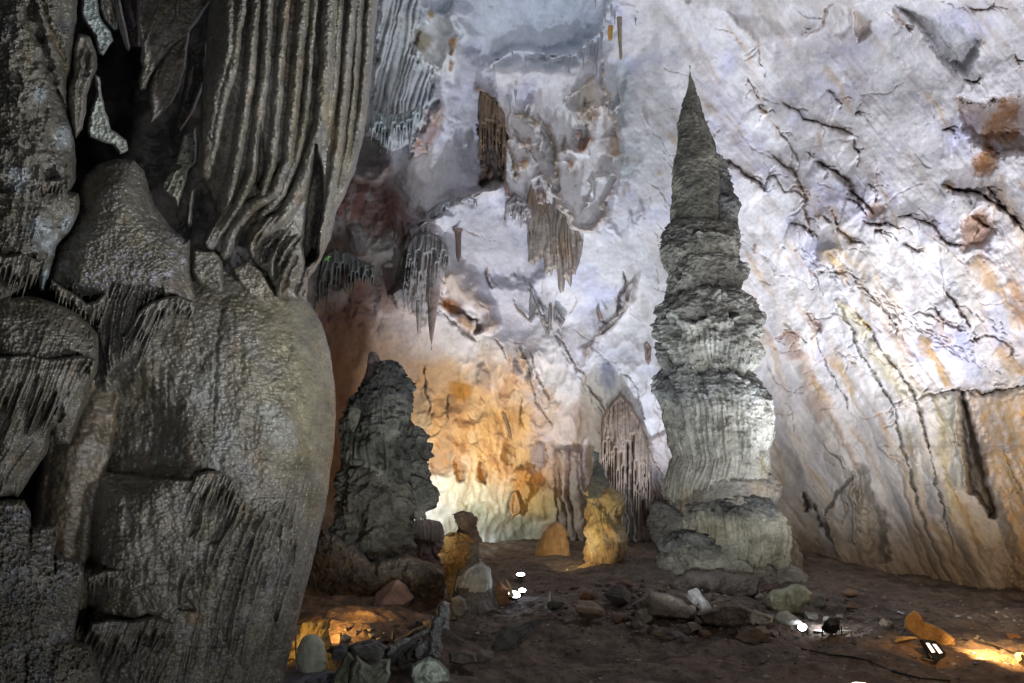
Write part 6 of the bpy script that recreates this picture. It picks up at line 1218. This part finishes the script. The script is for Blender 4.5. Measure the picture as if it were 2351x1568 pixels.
# ================================================================== LIGHTS, CAMERA
def aim(o, tgt):
    d = Vector([float(t) for t in tgt]) - o.location; o.rotation_euler = d.to_track_quat('-Z', 'Y').to_euler()
def spot(name, loc, tgt, W_, c, ang=100, blend=.8, r=.15):
    l = bpy.data.lights.new(name, 'SPOT'); l.energy = W_; l.color = c; l.spot_size = math.radians(ang); l.spot_blend = blend; l.shadow_soft_size = r
    o = bpy.data.objects.new(name, l); col.objects.link(o); o.location = [float(t) for t in loc]; aim(o, tgt); return o
def point(name, loc, W_, c, r=.1):
    l = bpy.data.lights.new(name, 'POINT'); l.energy = W_; l.color = c; l.shadow_soft_size = r
    o = bpy.data.objects.new(name, l); col.objects.link(o); o.location = [float(t) for t in loc]; return o
COOL, WHT, WRM, ORG = (.80, .87, 1.0), (.95, .97, 1.0), (1.0, .72, .32), (1.0, .55, .18)
# giant, from the low front left and right
spot('light_giant_front', (2.9, 14.2, 1.0), W(1645, 980, GY), 1550, (.93, .97, 1.0), 64, 1, .12)
spot('light_giant_right', (10.5, 18.5, .5), W(1650, 900, GY), 420, (.97, .98, 1.0), 70, 1, .12)
# behind the giant, washing the wall
spot('light_wall_white', (5.3, 28.6, 1.7), W(1430, 700, 31), 1700, (.74, .82, 1.0), 130, 1, .15)
spot('light_wall_right', (8.5, 20.0, 1.0), W(1950, 560, 26), 1450, (.80, .85, 1.0), 120, 1, .2)
spot('light_wall_top', (-.6, 26.4, 1.5), W(1300, 170, 26), 5600, (.80, .88, 1.0), 100, 1, .2)
spot('light_wall_upper_right', (10, 12.5, .5), W(2100, 250, 22), 5600, (.90, .90, 1.0), 95, 1, .2)
spot('light_wall_lower_right', (11.5, 16.5, .6), W(2050, 1000, 25), 620, (1.0, .93, .82), 100, 1, .2)  # unseen spot added to brighten the lower right wall
spot('light_wall_fill', (1.0, 14.5, 1.6), W(1350, 300, 28), 2500, (.78, .89, 1.0), 90, 1, .3)  # fill added from the front to lighten shadows on the wall
spot('light_yellow', (.7, 28.2, 1.5), W(1110, 1060, 31), 1250, (1.0, .56, .15), 105, 1, .1)
spot('light_wall_above', (9.9, 22.6, 1.6), W(1850, 120, 24), 3900, (.82, .88, 1.0), 100, 1, .2)
spot('light_yellow_low', (1.6, 25.5, .9), W(1330, 1200, 28), 260, (1, .8, .45), 110, 1, .1)
spot('light_cool_niche', (-3.6, 28.5, 1.5), W(1060, 1140, 32), 1500, (.85, 1.0, 1.0), 110, 1, .1)
spot('light_orange_bay', (14.0, 14.5, .4), W(2380, 1050, 20), 800, (1.0, .62, .28), 80, 1, .1)
# wet column beside the path
spot('light_path_cool', (4.6, 1.2, .8), W(600, 250, 8), 3600, (.94, .96, 1.0), 62, 1, .2)
spot('light_floor_fill', (4.5, 3.0, 3.4), (4.0, 17, 0), 850, (1.0, .93, .84), 85, 1, .3)  # unseen fill added to bring out the floor texture
spot('light_path_side', (2.0, -.6, 1.0), W(500, 980, 8), 560, (.97, .98, .97), 80, 1, .2)
spot('light_path_low', (-.2, 1.0, .4), W(150, 850, 6), 210, (.80, .84, 1.0), 110, 1, .15)
spot('light_floor_flood', p + np.array([.55, -.15, .75]), p + np.array([2.4, .35, -.1]), 620, (1.0, .66, .30), 120, .6, .05)
spot('light_floor_flood_back', p + np.array([-.1, -.45, .75]), p + np.array([.05, .9, .2]), 26, (1.0, .58, .2), 130, .8, .05)
spot('light_floor_glow', W(1020, 1590, 10.8) + np.array([0, 0, .35]), W(1060, 1480, 14), 10, (.75, 1.0, .95), 130, 1, .1)
spot('light_crag', W(648, 1432, 12.7), W(715, 1450, 13.6), 26, (1.0, .70, .28), 120, 1, .04)
spot('light_rubble', on_floor(1843, 1446) + np.array([0, -.25, .35]), on_floor(1900, 1440) + np.array([1.0, 0, -.1]), 60, COOL, 140, 1, .05)
spot('light_amber_bank', W(690, 1462, 14.2), W(900, 1450, 16), 220, (1, .62, .22), 130, 1, .05)
spot('light_amber_bank_front', W(800, 1400, 14.6), W(1000, 1300, 21), 95, (1, .62, .22), 80, 1, .05)
spot('light_lamps_white', on_floor(1195, 1357) + np.array([0, 0, .6]), W(1110, 1335, AY), 7, COOL, 100, 1, .05)
spot('light_lamps_ground', on_floor(1190, 1372) + np.array([0, -.15, .55]), on_floor(1190, 1392) + np.array([0, 0, 0]), 16, (.6, .7, 1.0), 150, 1, .05)
spot('light_dark_stal', (-2.0, 17.5, .8), W(870, 1000, DY), 560, (.88, .98, .95), 70, 1, .12)
world = bpy.data.worlds.new('World'); sc.world = world; world.use_nodes = True
bg = world.node_tree.nodes['Background']; bg.inputs[0].default_value = (.5, .55, .7, 1); bg.inputs[1].default_value = .016
cam = bpy.data.cameras.new('camera'); co = bpy.data.objects.new('camera', cam); col.objects.link(co)
co.location = (0, 0, CH); co.rotation_euler = (math.pi / 2 + PITCH, 0, 0)
cam.sensor_width = 36; cam.lens = F / 2351 * 36; cam.clip_end = 500; cam.clip_start = .05
sc.camera = co
sc.view_settings.view_transform = 'Standard'; sc.view_settings.look = 'None'; sc.view_settings.exposure = 0; sc.view_settings.gamma = 1
